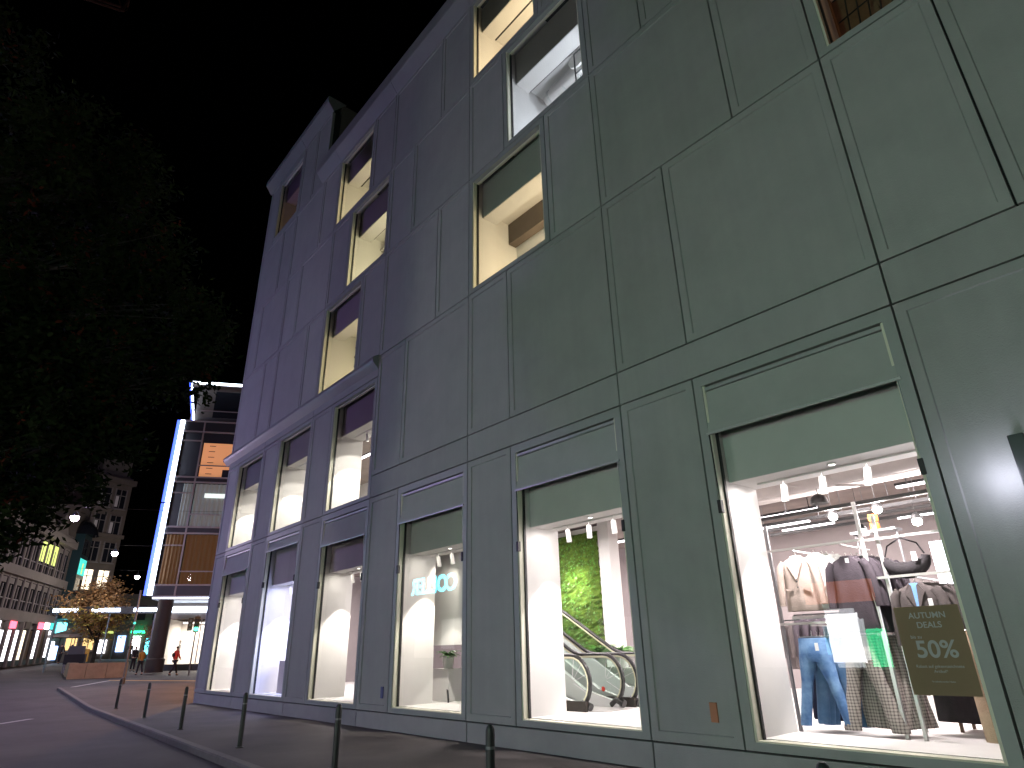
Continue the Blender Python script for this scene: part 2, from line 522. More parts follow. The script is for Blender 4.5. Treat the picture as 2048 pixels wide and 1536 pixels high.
# --- ground floor
PL = .35
for a, b in ((18, 15), (15, 12), (12, 9), (9, 6), (6, 3), (3, 0), (0, -3), (-3, -6)):
    panel(kx(a), kx(b), -.1, PL, False, 'plinth', FY + .02, name='plinth_slab'); bed(kx(a), kx(b), -.1, PL)
GW = [(2, 0), (5, 3), (8, 6), (11, 9), (14, 12), (17, 15)]
wall_row([(18, 17), (15, 14), (12, 11), (9, 8), (6, 5), (3, 2), (0, -2), (-2, -4)], PL, 5.51)
AW = {0: (4.55, .055), 1: (4.55, .055), 2: (4.57, .06), 3: (4.57, .06), 4: (4.95, .055), 5: (4.57, .06)}
for i, (a, b) in enumerate(GW):
    wf, ox0, ox1 = window(a, b, PL, 5.51, (.46, 5.33), 3.84, 'shop', 1.1)
    zb, out = AW[i]
    # drop-arm awning: slot cassette, cloth, front bar, two arms and brackets
    c = MB(); c.box(ox0 + .04, ox1 - .04, FY + .02, FY + .09, 5.245, 5.30); obj('awning_cassette', c, 'bar_metal', wf)
    c = MB(); n = 10
    for j in range(n + 1):
        t = j / n; sag = -.012 * math.sin(math.pi * t)
        yy = FY + .05 - out * t - sag; zz = 5.235 + (zb - 5.235) * t
        c.v += [(ox0 + .0, yy, zz), (ox1 - .0, yy, zz), (ox0, yy + .006, zz), (ox1, yy + .006, zz)]
    for j in range(n):
        o = j * 4; c.f += [(o, o + 1, o + 5, o + 4), (o + 2, o + 6, o + 7, o + 3), (o, o + 4, o + 6, o + 2), (o + 1, o + 3, o + 7, o + 5)]
    obj('awning_cloth', c, 'awning', wf)
    yb = FY + .05 - out
    c = MB(); c.prism_x([(yb - .012, zb - .022), (yb + .014, zb - .022), (yb + .014, zb + .012), (yb, zb + .02), (yb - .014, zb + .012)], ox0 - .03, ox1 + .03)
    fixnormals(obj('awning_bar', c, 'bar_metal', wf))
    zk = zb - 1.1
    for sx, xx in ((-1, ox0 + .012), (1, ox1 - .012)):
        c = MB(); c.tube([(xx, yb, zb - .02), (xx, FY + .03, zk + .02)], .010, 6); obj('awning_arm', c, 'bar_metal' if sx > 0 else 'black', wf)
        c = MB(); c.box(xx - .03, xx + .03, FY - .02, FY + .05, zk - .1, zk + .09); obj('arm_bracket', c, 'black', wf, bevel=.006)
    HEADS.append((ox0, ox1))
# --- band over the shop windows (right part)
for a, b in ((9, 6), (6, 3), (3, 0), (0, -3), (-3, -6)):
    panel(kx(a), kx(b), 5.51, 6.13, False, name='band_slab'); bed(kx(a), kx(b), 5.51, 6.13)
# --- second shop row (left part)
for a, b in ((11, 9), (14, 12), (17, 15)):
    window(a, b, 5.51, 9.17, (5.62, 9.03), 8.08, 'second', 1.1)
wall_row([(18, 17), (15, 14), (12, 11)], 5.51, 9.17)
# --- fascia and ledge under the upper left wall
for a, b in ((18, 15), (15, 12), (12, 9)):
    panel(kx(a), kx(b), 9.17, 9.82, False, name='fascia_slab'); bed(kx(a), kx(b), 9.17, 9.82)
c = MB(); xa, xb = -28.95, kx(9) - .03
c.prism_x([(FY + .005, 9.42), (FY - .16, 9.60), (FY - .20, 9.66), (FY - .20, 9.73), (FY - .17, 9.79), (FY + .005, 9.90)], xa, xb)
fixnormals(obj('ledge', c, 'cap_metal', store))
c = MB(); c.prism([(-28.95, FY - .2), (-28.62, FY - .0), (-28.62, FY + 9), (-28.95, FY + 9)], 9.6, 9.75)
obj('ledge_return', c, 'cap_metal', store)
# --- upper rows
wall_row([(9, 8), (8, 6), (6, 5), (5, 3), (3, 2), (2, 0), (0, -1), (-1, -3), (-3, -4)], 6.13, 9.82)
wall_row([(18, 16), (16, 15), (15, 13), (13, 12), (10, 9), (9, 7), (7, 6), (4, 3), (3, 1), (1, 0), (-2, -3), (-3, -4)], 9.82, 13.47)
wall_row([(18, 17), (17, 15), (15, 14), (14, 12), (12, 11), (9, 8), (8, 6), (6, 5), (3, 2), (2, 0), (0, -1), (-1, -3), (-3, -4)], 13.47, 16.97)
wall_row([(18, 16), (16, 15), (15, 13), (13, 12), (10, 9), (9, 7), (7, 6), (4, 3), (3, 1), (1, 0), (0, -2), (-2, -4)], 16.97, 20.45)
wall_row([(18, 17), (15, 14), (14, 13)], 20.45, 24.45)
UW = []
for (a, b, z0, z1, op, hd) in ((12, 10, 9.82, 13.47, (9.95, 13.3), 12.27), (6, 4, 9.82, 13.47, (9.95, 13.3), 12.27), (0, -2, 9.82, 13.47, (9.95, 13.3), 12.27),
                              (11, 9, 13.47, 16.97, (13.62, 16.85), 15.85), (5, 3, 13.47, 16.97, (13.62, 16.85), 15.85),
                              (12, 10, 16.97, 20.45, (17.15, 20.3), 19.35), (6, 4, 16.97, 20.45, (17.15, 20.3), 19.35),
                              (17, 15, 20.45, 24.45, (20.75, 24.05), 23.1)):
    rm = 'white_paint'
    wf, ox0, ox1 = window(a, b, z0, z1, op, hd, 'upper', .80, rm)
    UW.append((a, ox0, ox1, z0, z1, op, hd))
obj('joint_bed', BED, 'joint', store, kind='stuff')
# --- cornices
def cornice(xa, xb, zb, zt, dy=0):
    c = MB()
    c.prism_x([(FY + .02 + dy, zb), (FY - .28 + dy, zb + .42), (FY - .30 + dy, zb + .5), (FY - .30 + dy, zt - .05), (FY - .26 + dy, zt), (FY + .6 + dy, zt)], xa, xb)
    return fixnormals(obj('cornice', c, 'cap_metal', store))
xr = kx(13)
seg = [xr - .28, kx(12), kx(9), kx(6), kx(3), kx(0), kx(-4)]
for a, b in zip(seg, seg[1:]): cornice(a + .006, b - .006, 20.46, 21.45)
cornice(-28.85, kx(15) - .006, 24.46, 25.2); cornice(kx(15) + .006, xr + .02, 24.46, 25.2)
c = MB(); c.box(xr - .22, xr + .0, FY + .41, FY + 9, 20.45, 25.1); obj('tower_side', c, 'stone_dark', store)
c = MB(); c.box(-28.6, xr - .225, FY + .45, FY + 9, 24.9, 25.1); obj('tower_roof', c, 'joint', store)
c = MB(); c.box(xr + .005, kx(-4), FY + .405, FY + 12, 21.1, 21.3); obj('roof', c, 'joint', store)
c = MB(); c.box(-28.6, -28.3, FY + .41, FY + 12, -.1, 24.9); obj('end_wall', c, 'concrete', store)
# small plates on the ground floor panels
for (x, z, m) in ((-14.27, .76, 'plaque_blue'), (-5.46, .77, 'plaque_orange')):
    c = MB(); c.box(x - .055, x + .055, FY + .004, FY + .03, z - .12, z + .12); obj('plaque', c, m, store, bevel=.004)

# --- interior shell of the shop, ground and second floor
def shell(x0, x1, y0, y1, z0, z1, fm='white_floor', wm='white_paint', cm='shop_ceiling'):
    c = MB(); c.box(x0, x1, y0, y1, z0 - .1, z0); obj('shop_floor', c, fm, store)
    c = MB(); c.box(x0, x1, y0, y1, z1, z1 + .1); obj('shop_ceiling', c, cm, store)
    c = MB(); c.box(x0, x1, y1, y1 + .1, z0, z1); c.box(x0 - .1, x0, y0, y1, z0, z1); c.box(x1, x1 + .1, y0, y1, z0, z1)
    obj('shop_wall', c, wm, store)
YI = FY + .41
def gapwalls(pairs, z0, z1, y):
    """inner wall faces between the window boxes"""
    c = MB()
    for a, b in pairs: c.box(a, b, y, FY + 1.1, z0, z1)
    obj('pier', c, 'white_paint', store)
gp = [(kx(18), kx(17)), (kx(15), kx(14)), (kx(12), kx(11)), (kx(9), kx(8)), (kx(6), kx(5)), (kx(3), kx(2)), (kx(0), kx(-4))]
gapwalls(gp, PL, 5.45, YI)
gapwalls([(kx(18), kx(17)), (kx(15), kx(14)), (kx(12), kx(11)), (kx(9), kx(8))], 5.56, 9.1, YI)
shell(-28.25, kx(-4), FY + 1.102, 18.5, .455, 4.95, wm='shop_wall')
shell(-28.25, kx(8), FY + 1.102, 14.0, 5.60, 9.1)
c = MB(); c.box(-28.25, kx(-4), FY + .45, FY + 1.1, 5.46, 5.5); obj('slab_edge', c, 'white_paint', store)

# shop ceiling lights: long light boxes hung under the ceiling
for i, (x, y) in enumerate(((-26, 12), (-21.5, 12), (-17.2, 12), (-13, 11.2), (-8.5, 12.2), (-4.6, 11.3), (-1.2, 11.6), (-13.5, 15.6), (-8.0, 15.8), (-3.5, 15.0))):
    t = MB(); t.box(x - 1.2, x + 1.2, y - .05, y + .05, 4.62, 4.66)
    lo = empty('light_bar', (x, y, 4.6), 'long white light bar hung under the shop ceiling, %s' % ('at the far corner window', 'at the bluish window', 'at the fourth window', 'at the third window', 'over the escalators', 'over the clothes racks', 'at the right end of the shop', 'back row behind the third window', 'back row behind the escalators', 'back row behind the clothes')[i], 'ceiling light', 'light bars under the shop ceiling')
    obj('tube', t, 'tube_glow', lo)
    t = MB(); t.box(x - 1.22, x + 1.22, y - .06, y + .06, 4.663, 4.72); t.box(x - 1.0, x - .98, y - .01, y + .01, 4.72, 4.95); t.box(x + .98, x + 1.0, y - .01, y + .01, 4.72, 4.95)
    obj('housing', t, 'black', lo)
    light('shop_light', 'AREA', (x, y, 4.58), 260, (1, .90, .90), (x, y, 0), 2.2, .3)
for i, x in enumerate((-26, -21.5, -17)):
    t = MB(); t.box(x - 1.2, x + 1.2, 11.2, 11.3, 8.72, 8.76)
    lo = empty('light_bar', (x, 11.25, 8.7), 'long white light bar over the %s upper display window' % ('farthest', 'middle', 'nearest')[i], 'ceiling light', 'light bars upstairs')
    obj('tube', t, 'tube_glow', lo)
    t = MB(); t.box(x - 1.22, x + 1.22, 11.19, 11.31, 8.763, 8.82); t.box(x - 1.0, x - .98, 11.24, 11.26, 8.82, 9.1)
    obj('housing', t, 'black', lo)
    light('shop_light', 'AREA', (x, 11.25, 8.68), 150, (1, .94, .85), (x, 11.25, 0), 2.2, .3)

# --- track spotlights in the display windows
def make_spot():
    e = empty('track_spotlight', (0, 0, 0), 'white track spotlight', 'spotlight')
    b = MB(); b.tube([(0, 0, 0), (0, 0, -.09)], .012, 8); obj('stem', b, 'white_paint', e, local=True)
    b = MB(); b.tube([(-.0, 0, -.06), (-.045, .05, -.29)], [.045, .052], 14); obj('lamp_body', b, 'white_paint', e, local=True)
    b = MB(); b.tube([(-.0452, .0503, -.2912), (-.0453, .0504, -.2925)], .040, 14); obj('lens', b, 'spot_glow', e, local=True)
    b = MB(); b.box(-.07, .07, -.018, .018, -.002, .03); obj('track_adapter', b, 'white_paint', e, local=True)
    return e
SPOT0 = make_spot(); used = [False]
def spot(x, y, z, label, target, energy=150, cone=62, col=(1, .95, .86)):
    if not used[0]:
        o = SPOT0; used[0] = True; o.location = (x, y, z); o['label'] = label; o['group'] = 'track spotlights in the display windows'
    else:
        o = dup(SPOT0, (x, y, z), random.uniform(-.3, .3), label, 'track spotlights in the display windows')
    light('spot_light', 'SPOT', (x - .07, y + .02, z - .33), energy, col, target, .03, None, cone, .25)
names = ['the right-hand window with the clothes', 'the window with the escalators', 'the third window from the right', 'the fourth window from the right', 'the bluish lit window', 'the window at the far corner']
for i, (a, b) in enumerate(HEADS):
    t = MB(); t.box(a + .25, b - .1, 8.93, 8.965, 3.812, 3.838); obj('light_track', t, 'white_paint', label='white ceiling track over %s' % names[i], cat='light track')
    col = (.55, .60, 1) if i == 4 else ((1, .92, .91) if i < 2 else (1, .94, .84))
    dl = empty('recessed_downlight', (a + (b - a) * .55, 8.72, 3.82), 'small round recessed downlight in the soffit of %s' % names[i], 'downlight')
    q = MB(); q.lathe([(.05, 0), (.06, .012), (.06, .018)], 14, (a + (b - a) * .55, 8.72, 3.820)); obj('ring', q, 'white_paint', dl)
    q = MB(); q.lathe([(.04, -.003), (.042, -.001)], 14, (a + (b - a) * .55, 8.72, 3.82)); obj('lens', q, 'spot_glow', dl)
    light('down_light', 'AREA', (a + (b - a) * .5, 8.72, 3.80), (40, 22, 11, 14, 24, 14)[i], col, (a + (b - a) * .5, 8.72, 0), 2.2, .2)
    for j, fx in enumerate((.16, .42, .70)):
        if i >= 3 and j == 2: continue
        x = a + .3 + (b - a - .5) * fx
        lab = '%s track spotlight over %s' % (('left', 'middle', 'right')[j], names[i])
        tgt = (a + .05, 9.05, .9 + .5 * j) if j < 2 else (x, 9.8, .6)
        spot(x, 8.95, 3.81, lab, tgt, (230, 150, 300)[j] * (.75 if i in (2, 3) else 1) * (.7 if i == 5 else 1), (58, 60, 76)[j], col)
for i, (k0, k1) in enumerate(((11, 9), (14, 12), (17, 15))):
    a, b = kx(k0) + .15, kx(k1) - .15
    nm = ['nearest', 'middle', 'farthest'][i]
    t = MB(); t.box(a + .25, b - .1, 8.88, 8.915, 8.052, 8.078); obj('light_track', t, 'white_paint', label='white ceiling track in the %s window of the upper display row' % nm, cat='light track')
    for j, fx in enumerate((.35, .75)):
        x = a + .3 + (b - a - .5) * fx
        spot(x, 8.9, 8.05, '%s track spotlight in the %s window of the upper display row' % (('left', 'right')[j], nm), (a + .05, 9.0, 5.9 + .6 * j), (170, 90)[j] * (1.3 if i == 0 else .8), 60)

# --- rooms behind the upper windows
cols = {12: (1, .86, .52), 6: (1, .80, .50), 0: (1, .62, .34), 11: (1, .90, .56), 5: (.80, .88, 1), 17: (1, .66, .25)}
for n, (a, ox0, ox1, z0, z1, op, hd) in enumerate(UW):
    y0, y1 = FY + .802, 9.85 if n != 4 else 10.1
    x0, x1 = ox0 - .12, ox1 + .9
    zc = hd + .35
    nm = store
    c = MB(); c.box(x0, x1, y1, y1 + .1, z0, zc); c.box(x0 - .1, x0, y0, y1, z0, zc); c.box(x1, x1 + .1, y0, y1, z0, zc); obj('room_wall', c, 'drape_brown' if a == 0 else 'white_paint', store)
    c = MB(); c.box(x0 - .1, x1 + .1, y0, y1 + .1, zc, zc + .1); c.box(x0 - .1, x1 + .1, y0, y1 + .1, z0 - .0, z0 + .08)
    c.box(ox1 + .16, x1, y0 - .01, y0, z0 + .1, zc); obj('room_ceiling', c, 'white_paint', store)
    if n == 1:
        c = MB(); c.box(x0 + .01, x1 - .01, y1 - .30, y1 - .05, hd - .32, zc - .01); obj('ceiling_beam', c, 'coat_brown', store)
    elif n in (0, 3):
        for k in range(3):
            c = MB(); c.box(x0 + .01, x1 - .01, y1 - .35, y1 - .05, hd - .85 + .38 * k, hd - .80 + .38 * k); obj('wall_board', c, 'coat_brown' if k % 2 else 'white_paint', store)
    else:
        c = MB(); c.box(x0 + .01, x1 - .01, y1 - .16, y1 - .01, zc - .12, zc - .01); obj('ceiling_beam', c, 'white_paint', store)
    c = MB(); c.box(x0 + .02, x1 - .02, y0 + .16, y0 + .20, zc - .06, zc - .02); obj('ceiling_rail', c, 'black', store)
    E = {12: 70, 6: 100, 0: 16, 11: 95, 5: 105, 17: 3}[a]
    if n == 6: E = 125
    if n == 5: E = 60
    xl, yl = ox1 + .52, FY + 1.22
    words = {0: 'lowest left lit upper window', 1: 'middle yellow lit upper window', 2: 'brown draped window at the top right', 3: 'second left lit upper window', 4: 'cool white lit upper window', 5: 'top left lit upper window', 6: 'topmost window by the roof edge', 7: 'dim window of the corner tower'}[n]
    b = empty('unseen_globe_lamp', (xl, yl, zc - .4), 'unseen globe lamp added to light the room behind the ' + words, 'lamp')  # added out of sight beside the opening to light the room
    q = MB(); q.lathe([(.01, -.09), (.07, -.06), (.09, 0), (.07, .06), (.02, .09)], 12, (0, 0, 0)); obj('globe', q, 'lit_cream' if a not in (5,) else 'lit_white', b, local=True)
    q = MB(); q.tube([(0, 0, .09), (0, 0, .4)], .008, 6); obj('cord', q, 'black', b, local=True)
    light('room_light', 'POINT', (xl - .12, yl, zc - .75), E * .8, cols[a], None, .2)
    light('room_light', 'POINT', ((ox0 + ox1) / 2, FY + 1.1, z0 + .7), E * .42, cols[a], None, .12)

# things seen in the upper rooms
a, ox0, ox1, z0, z1, op, hd = UW[4]
v = empty('ventilation_duct', (-8.2, 9.45, 15.5), 'wide silver ventilation duct behind the cool white lit upper window', 'duct')
q = MB(); q.tube([(-9.15, 9.6, 15.78), (-8.75, 9.55, 15.80), (-6.6, 9.5, 15.82)], .2, 20); obj('pipe', q, 'escal_steel', v)
for xx in (-9.0, -8.45, -7.9):
    q = MB(); q.tube([(xx - .025, 9.57, 15.80), (xx + .025, 9.57, 15.80)], .215, 20); obj('seam', q, 'bar_metal', v)
q = MB(); q.tube([(-7.75, 9.30, 15.86), (-7.74, 9.24, 15.86)], .24, 24); obj('fan_disc', q, 'white_paint', v)
q = MB(); fr = [(-7.72, 9.15, 15.25), (-7.18, 9.15, 15.25), (-7.18, 9.15, 15.95), (-7.72, 9.15, 15.95)]
lo = empty('black_frame', (-7.45, 9.15, 13.6), 'black square metal frame standing in the cool white lit upper window', 'frame')
for p1, p2 in zip(fr, fr[1:] + fr[:1]): q.tube([p1, p2], .02, 6)
q.tube([(-7.72, 9.15, 15.25), (-7.72, 9.15, 13.6)], .02, 6); q.tube([(-7.18, 9.15, 15.25), (-7.18, 9.15, 13.6)], .02, 6)
obj('bars', q, 'black', lo)
# lattice and drape at the brown window
q = MB()
for i in range(5): q.tube([(-1.8 + .16 * i, 8.95, 10.0), (-1.5 + .16 * i, 8.95, 13.2)], .014, 6)
for i in range(6): q.tube([(-1.85, 8.95, 10.5 + .5 * i), (-1.0, 8.95, 10.62 + .5 * i)], .014, 6)
o = empty('lattice_screen', (-1.4, 8.95, 9.9), 'black lattice screen inside the brown draped window at the top right', 'screen'); obj('bars', q, 'black', o)
q = MB(); q.loft([(9.95, -1.05, 9.2, .42, .16, 1), (10.6, -1.0, 9.2, .34, .14, 1), (11.4, -1.02, 9.2, .40, .15, 1), (12.6, -1.0, 9.2, .36, .14, 1), (13.2, -1.0, 9.2, .3, .1, 1)], 40, .16, 9)
obj('drape', q, 'drape_brown', label='brown hanging drape inside the top right window', cat='drape')
# wire basket shelf in second left window, rods
q = MB()
for i in range(9): q.tube([(-17.2 + .16 * i, 9.1, 15.25), (-17.2 + .16 * i, 9.5, 15.35)], .012, 5)
q.tube([(-17.3, 9.1, 15.25), (-15.8, 9.1, 15.25)], .014, 5); q.tube([(-17.3, 9.5, 15.35), (-15.8, 9.5, 15.35)], .014, 5)
o = empty('wire_shelf', (-16.5, 9.3, 15.2), 'grey wire shelf under the ceiling behind the second left lit upper window', 'shelf'); obj('rods', q, 'metal_grey', o)

# ---------------------------------------------------------------- right display window: racks and clothes
rk = empty('clothes_rack', (-3.7, 9.6, .455), 'steel wall rack with posts and rails in the right-hand display window', 'rack')
q = MB()
def bar(name, p0, p1, wd=.02, m='escal_steel', par=rk):
    p0, p1 = Vector(p0), Vector(p1); d = (p1 - p0).normalized(); u = d.cross(Vector((0, 0, 1)))
    if u.length < .01: u = Vector((1, 0, 0))
    u.normalize(); v = d.cross(u); b = MB(); vs = []
    for p in (p0, p1):
        for s, t in ((-1, -1), (1, -1), (1, 1), (-1, 1)): vs.append(p + u * wd * s + v * wd * t)
    b.add(vs, [(0, 3, 2, 1), (4, 5, 6, 7), (0, 1, 5, 4), (1, 2, 6, 5), (2, 3, 7, 6), (3, 0, 4, 7)])
    return fixnormals(obj(name, b, m, par))
bar('post', (-3.55, 9.42, .456), (-3.55, 9.42, 3.42), .022); bar('post', (-3.36, 9.46, .456), (-3.36, 9.46, 3.2), .02)
bar('post', (-4.95, 9.5, .456), (-4.95, 9.5, 3.3), .02, 'metal_grey'); bar('post', (-2.35, 9.45, .456), (-2.35, 9.45, 3.0), .02)
bar('rail', (-4.95, 9.42, 2.90), (-3.575, 9.42, 2.90), .016); bar('rail', (-3.525, 9.42, 2.88), (-2.2, 9.42, 2.88), .016)
bar('rail', (-3.525, 9.42, 2.38), (-2.3, 9.42, 2.38), .016); bar('rail', (-4.95, 9.44, 1.86), (-3.575, 9.44, 1.86), .016)
bar('arm', (-4.55, 9.42, 2.87), (-4.55, 10.4, 2.87), .010); bar('arm', (-3.85, 9.42, 2.87), (-3.85, 10.4, 2.87), .010)
bar('arm', (-4.5, 9.44, 1.83), (-4.5, 10.4, 1.83), .010); bar('arm', (-4.0, 9.44, 1.83), (-4.0, 10.4, 1.83), .010)
bar('arm', (-3.0, 9.42, 2.35), (-3.0, 10.4, 2.35), .010); bar('arm', (-2.5, 9.42, 1.80), (-2.5, 10.4, 1.80), .010)
bar('shelf', (-4.9, 9.75, 1.95), (-3.6, 9.75, 1.95), .02, 'white_paint')

def hanger(par, z, wdt, wood=False):
    h = MB(); h.tube([(-wdt, 0, z - .10), (-.03, 0, z - .035), (.03, 0, z - .035), (wdt, 0, z - .10)], .009, 6)
    h.tube([(0, 0, z - .035), (0, 0, z - .01), (.0, .02, z + .015), (0, .0, z + .03), (0, -.02, z + .015)], .004, 5)
    obj('hanger', h, 'white_paint' if not wood else 'escal_steel', par, local=True)
def tagcard(par, x, z, y=-.13):
    t = MB(); t.box(x, x + .05, y - .002, y, z - .1, z); obj('price_tag', t, 'paper_white', par, local=True)
def tshape(name, m, label, cat, w=.22, L=.68, sl=.6, lapel=False, inner=None, group=None):
    e = empty(name, (0, 0, 0), label, cat, group)
    q = MB(); q.loft([(-L, 0, 0, w * 1.0, .09, 1), (-L + .02, 0, 0, w * 1.03, .095, 1), (-L * .75, 0, 0, w * .98, .09, .8), (-L * .5, 0, 0, w * .92, .085, .5), (-L * .25, 0, 0, w * .95, .085, .3), (-.14, 0, 0, w * .98, .07, .1), (-.08, 0, 0, w * .80, .055, 0), (-.04, 0, 0, w * .42, .045, 0), (-.015, 0, 0, w * .34, .04, 0)], 40, .07, 8, random.uniform(0, 6))
    obj('body', q, m, e, local=True)
    for s in (-1, 1):
        q = MB(); pth = [(s * w * .80, 0, -.10), (s * w * 1.04, -.005, -.18), (s * w * 1.20, -.02, -.18 - sl * .45), (s * w * 1.28, -.03, -.14 - sl)]
        q.tube(pth, [.06, .068, .058, .046], 12); obj('sleeve', q, m, e, local=True)
    hanger(e, 0, w * .8)
    if lapel:
        for s in (-1, 1):
            q = MB(); q.add([(s * .055, -.075, -.03), (s * .115, -.088, -.13), (s * .095, -.094, -.17), (s * .012, -.102, -.36), (s * .03, -.07, -.05),
                             (s * .055, -.060, -.03), (s * .115, -.07, -.13), (s * .095, -.076, -.17), (s * .012, -.085, -.36), (s * .03, -.055, -.05)],
                            [(0, 1, 2, 3, 4), (9, 8, 7, 6, 5), (0, 5, 6, 1), (1, 6, 7, 2), (2, 7, 8, 3), (3, 8, 9, 4), (4, 9, 5, 0)])
            fixnormals(obj('lapel', q, m, e, local=True))
        for zz in (-.38, -.46):
            q = MB(); q.tube([(.0, -.098, zz), (.0, -.106, zz)], .012, 8); obj('button', q, 'black', e, local=True)
        for s in (-1, 1):
            q = MB(); q.box(s * .13 - .055, s * .13 + .055, -.098, -.085, -.5, -.47); obj('pocket_flap', q, m, e, local=True)
    if inner:
        q = MB(); q.add([(-.05, -.066, -.02), (.05, -.066, -.02), (.012, -.093, -.34), (-.012, -.093, -.34)], [(0, 3, 2, 1)]); obj('shirt_front', q, inner, e, local=True)
    return e
def legs(name, m, label, cat, L=1.06, w=.19, spread=.12, hem=.085, knee=.095, group=None, pleat=.03, tagx=None):
    e = empty(name, (0, 0, 0), label, cat, group)
    q = MB(); q.loft([(-.30, 0, 0, w * 1.12, .085, 1), (-.24, 0, 0, w * 1.14, .095, .8), (-.12, 0, 0, w * 1.06, .09, .6), (-.03, 0, 0, w, .07, .3), (0, 0, 0, w * .985, .065, .3)], 36, pleat, 10, 1)
    obj('waist', q, m, e, local=True)
    for s in (-1, 1):
        q = MB(); c0 = w * .56
        q.loft([(-L, s * (c0 + spread), 0, hem, hem * .75, 1), (-L + .03, s * (c0 + spread), 0, hem * 1.03, hem * .8, 1), (-L * .75, s * (c0 + spread * .7), 0, (hem + knee) / 2, .065, 1), (-L * .5, s * (c0 + spread * .35), 0, knee, .07, .8), (-.32, s * (c0 + spread * .05), 0, w * .60, .085, .6), (-.2, s * c0 * .96, 0, w * .60, .088, .3)], 24, pleat, 7, s)
        obj('trouser_leg', q, m, e, local=True)
    q = MB(); q.loft([(-.045, 0, 0, w * 1.03, .074, .3), (.004, 0, 0, w * 1.0, .069, .3)], 36, pleat, 10, 1); obj('waistband', q, m, e, local=True)
    q = MB(); q.tube([(-w * .9, 0, .02), (w * .9, 0, .02)], .009, 6); q.tube([(0, 0, .02), (0, 0, .06), (0, .02, .08), (0, 0, .1)], .004, 5); obj('hanger', q, 'escal_steel', e, local=True)
    if tagx is not None: tagcard(e, tagx, -.06)
    return e
def flare(name, m, label, cat, L=1.0, w=.17, hem=.26, group=None):
    e = empty(name, (0, 0, 0), label, cat, group)
    q = MB(); q.loft([(-L, 0, 0, hem, .13, 1.2), (-L + .02, 0, 0, hem, .13, 1.2), (-L * .7, 0, 0, hem * .86, .12, 1), (-L * .4, 0, 0, w * 1.15, .1, .8), (-.15, 0, 0, w * 1.05, .085, .4), (0, 0, 0, w, .06, .2)], 48, .10, 11, random.uniform(0, 5))
    obj('cloth', q, m, e, local=True)
    q = MB(); q.loft([(-.05, 0, 0, w * 1.02, .07, .2), (.006, 0, 0, w * 1.01, .066, .2)], 48, .1, 11, 1); obj('waistband', q, m, e, local=True)
    q = MB(); q.tube([(-w * .9, 0, .02), (w * .9, 0, .02)], .009, 6); q.tube([(0, 0, .02), (0, 0, .06), (0, .02, .08), (0, 0, .1)], .004, 5); obj('hanger', q, 'escal_steel', e, local=True)
    return e
def row(o, n, p, dx, dy, label, group, rz=0, jit=.05):
    for i in range(n):
        dup(o, (p[0] + dx * i + random.uniform(-.012, .012), p[1] + dy * i, p[2] + random.uniform(-.02, .0)), rz + random.uniform(-jit, jit), label, group)

o = tshape('blazer', 'blazer_beige', 'beige single button blazer with lapels hanging at the upper left of the display', 'blazer', .235, .78, .56, True, 'jacket_white')
o.location = (-4.50, 9.37, 2.80)
j = tshape('jacket', 'jacket_white', 'white jacket hanging right behind the beige blazer', 'jacket', .225, .78, .56, True)
j.location = (-4.26, 9.46, 2.82)
row(j, 3, (-4.20, 9.56, 2.82), .04, .10, 'white jacket in the row behind the beige blazer', 'white jackets behind the beige blazer')
s = tshape('sweater', 'sweater_dark', 'dark round neck sweater hanging in front of its row beside the white jackets', 'sweater', .24, 1.0, .55)
s.location = (-3.80, 9.40, 2.72); tagcard(s, .0, -.05, -.06)
row(s, 6, (-3.76, 9.50, 2.73), .03, .1, 'dark sweater in the row behind the front dark sweater', 'dark sweaters behind the front one')
jn = legs('jeans', 'denim_light', 'light blue jeans hanging at the lower left of the display with a white tag', 'jeans', 1.10, .20, .19, .072, .080, tagx=.08)
jn.location = (-4.50, 9.40, 1.66)
j2 = legs('jeans', 'denim_mid', 'mid blue jeans hanging behind the light blue jeans', 'jeans', 1.08, .19, .13, .08, .09)
j2.location = (-4.38, 9.54, 1.66); j2['group'] = 'mid blue jeans behind the front pair'
row(j2, 2, (-4.34, 9.62, 1.66), .03, .08, 'mid blue jeans hanging behind the light blue jeans', 'mid blue jeans behind the front pair')
j3 = legs('jeans', 'denim_navy', 'dark navy jeans seen between the legs of the light blue jeans', 'jeans', 1.05, .19, .02, .12, .11)
j3.location = (-4.62, 9.80, 1.66); j3['group'] = 'navy jeans behind the front pair'
row(j3, 4, (-4.60, 9.88, 1.66), .02, .08, 'dark navy jeans seen between the legs of the light blue jeans', 'navy jeans behind the front pair')
k1 = legs('trousers', 'check_cloth', 'grey checked wide trousers hanging to the right of the light blue jeans', 'trousers', 1.12, .175, .19, .105, .085, pleat=.05)
k1.location = (-3.90, 9.42, 1.66)
k2 = flare('skirt', 'check_cloth', 'grey checked pleated skirt in the row behind the checked trousers', 'skirt', 1.08, .17, .24)
k2.location = (-3.86, 9.62, 1.66); k2['group'] = 'checked skirts behind the checked trousers'
row(k2, 4, (-3.80, 9.72, 1.66), .05, .10, 'grey checked pleated skirt in the row behind the checked trousers', 'checked skirts behind the checked trousers')
ct = tshape('coat', 'coat_grey', 'dark grey coat with a blue shirt in its collar hanging behind the poster', 'coat', .25, 1.0, .62, True, 'shirt_blue')
ct.location = (-3.04, 9.44, 2.30); tagcard(ct, .13, -.22, -.10)
c2 = tshape('coat', 'coat_grey', 'dark grey coat in the row behind the coat with the blue shirt', 'coat', .25, 1.0, .62)
c2.location = (-2.98, 9.56, 2.30); c2['group'] = 'dark coats behind the front coat'
row(c2, 4, (-2.94, 9.66, 2.30), .04, .1, 'dark grey coat in the row behind the coat with the blue shirt', 'dark coats behind the front coat')
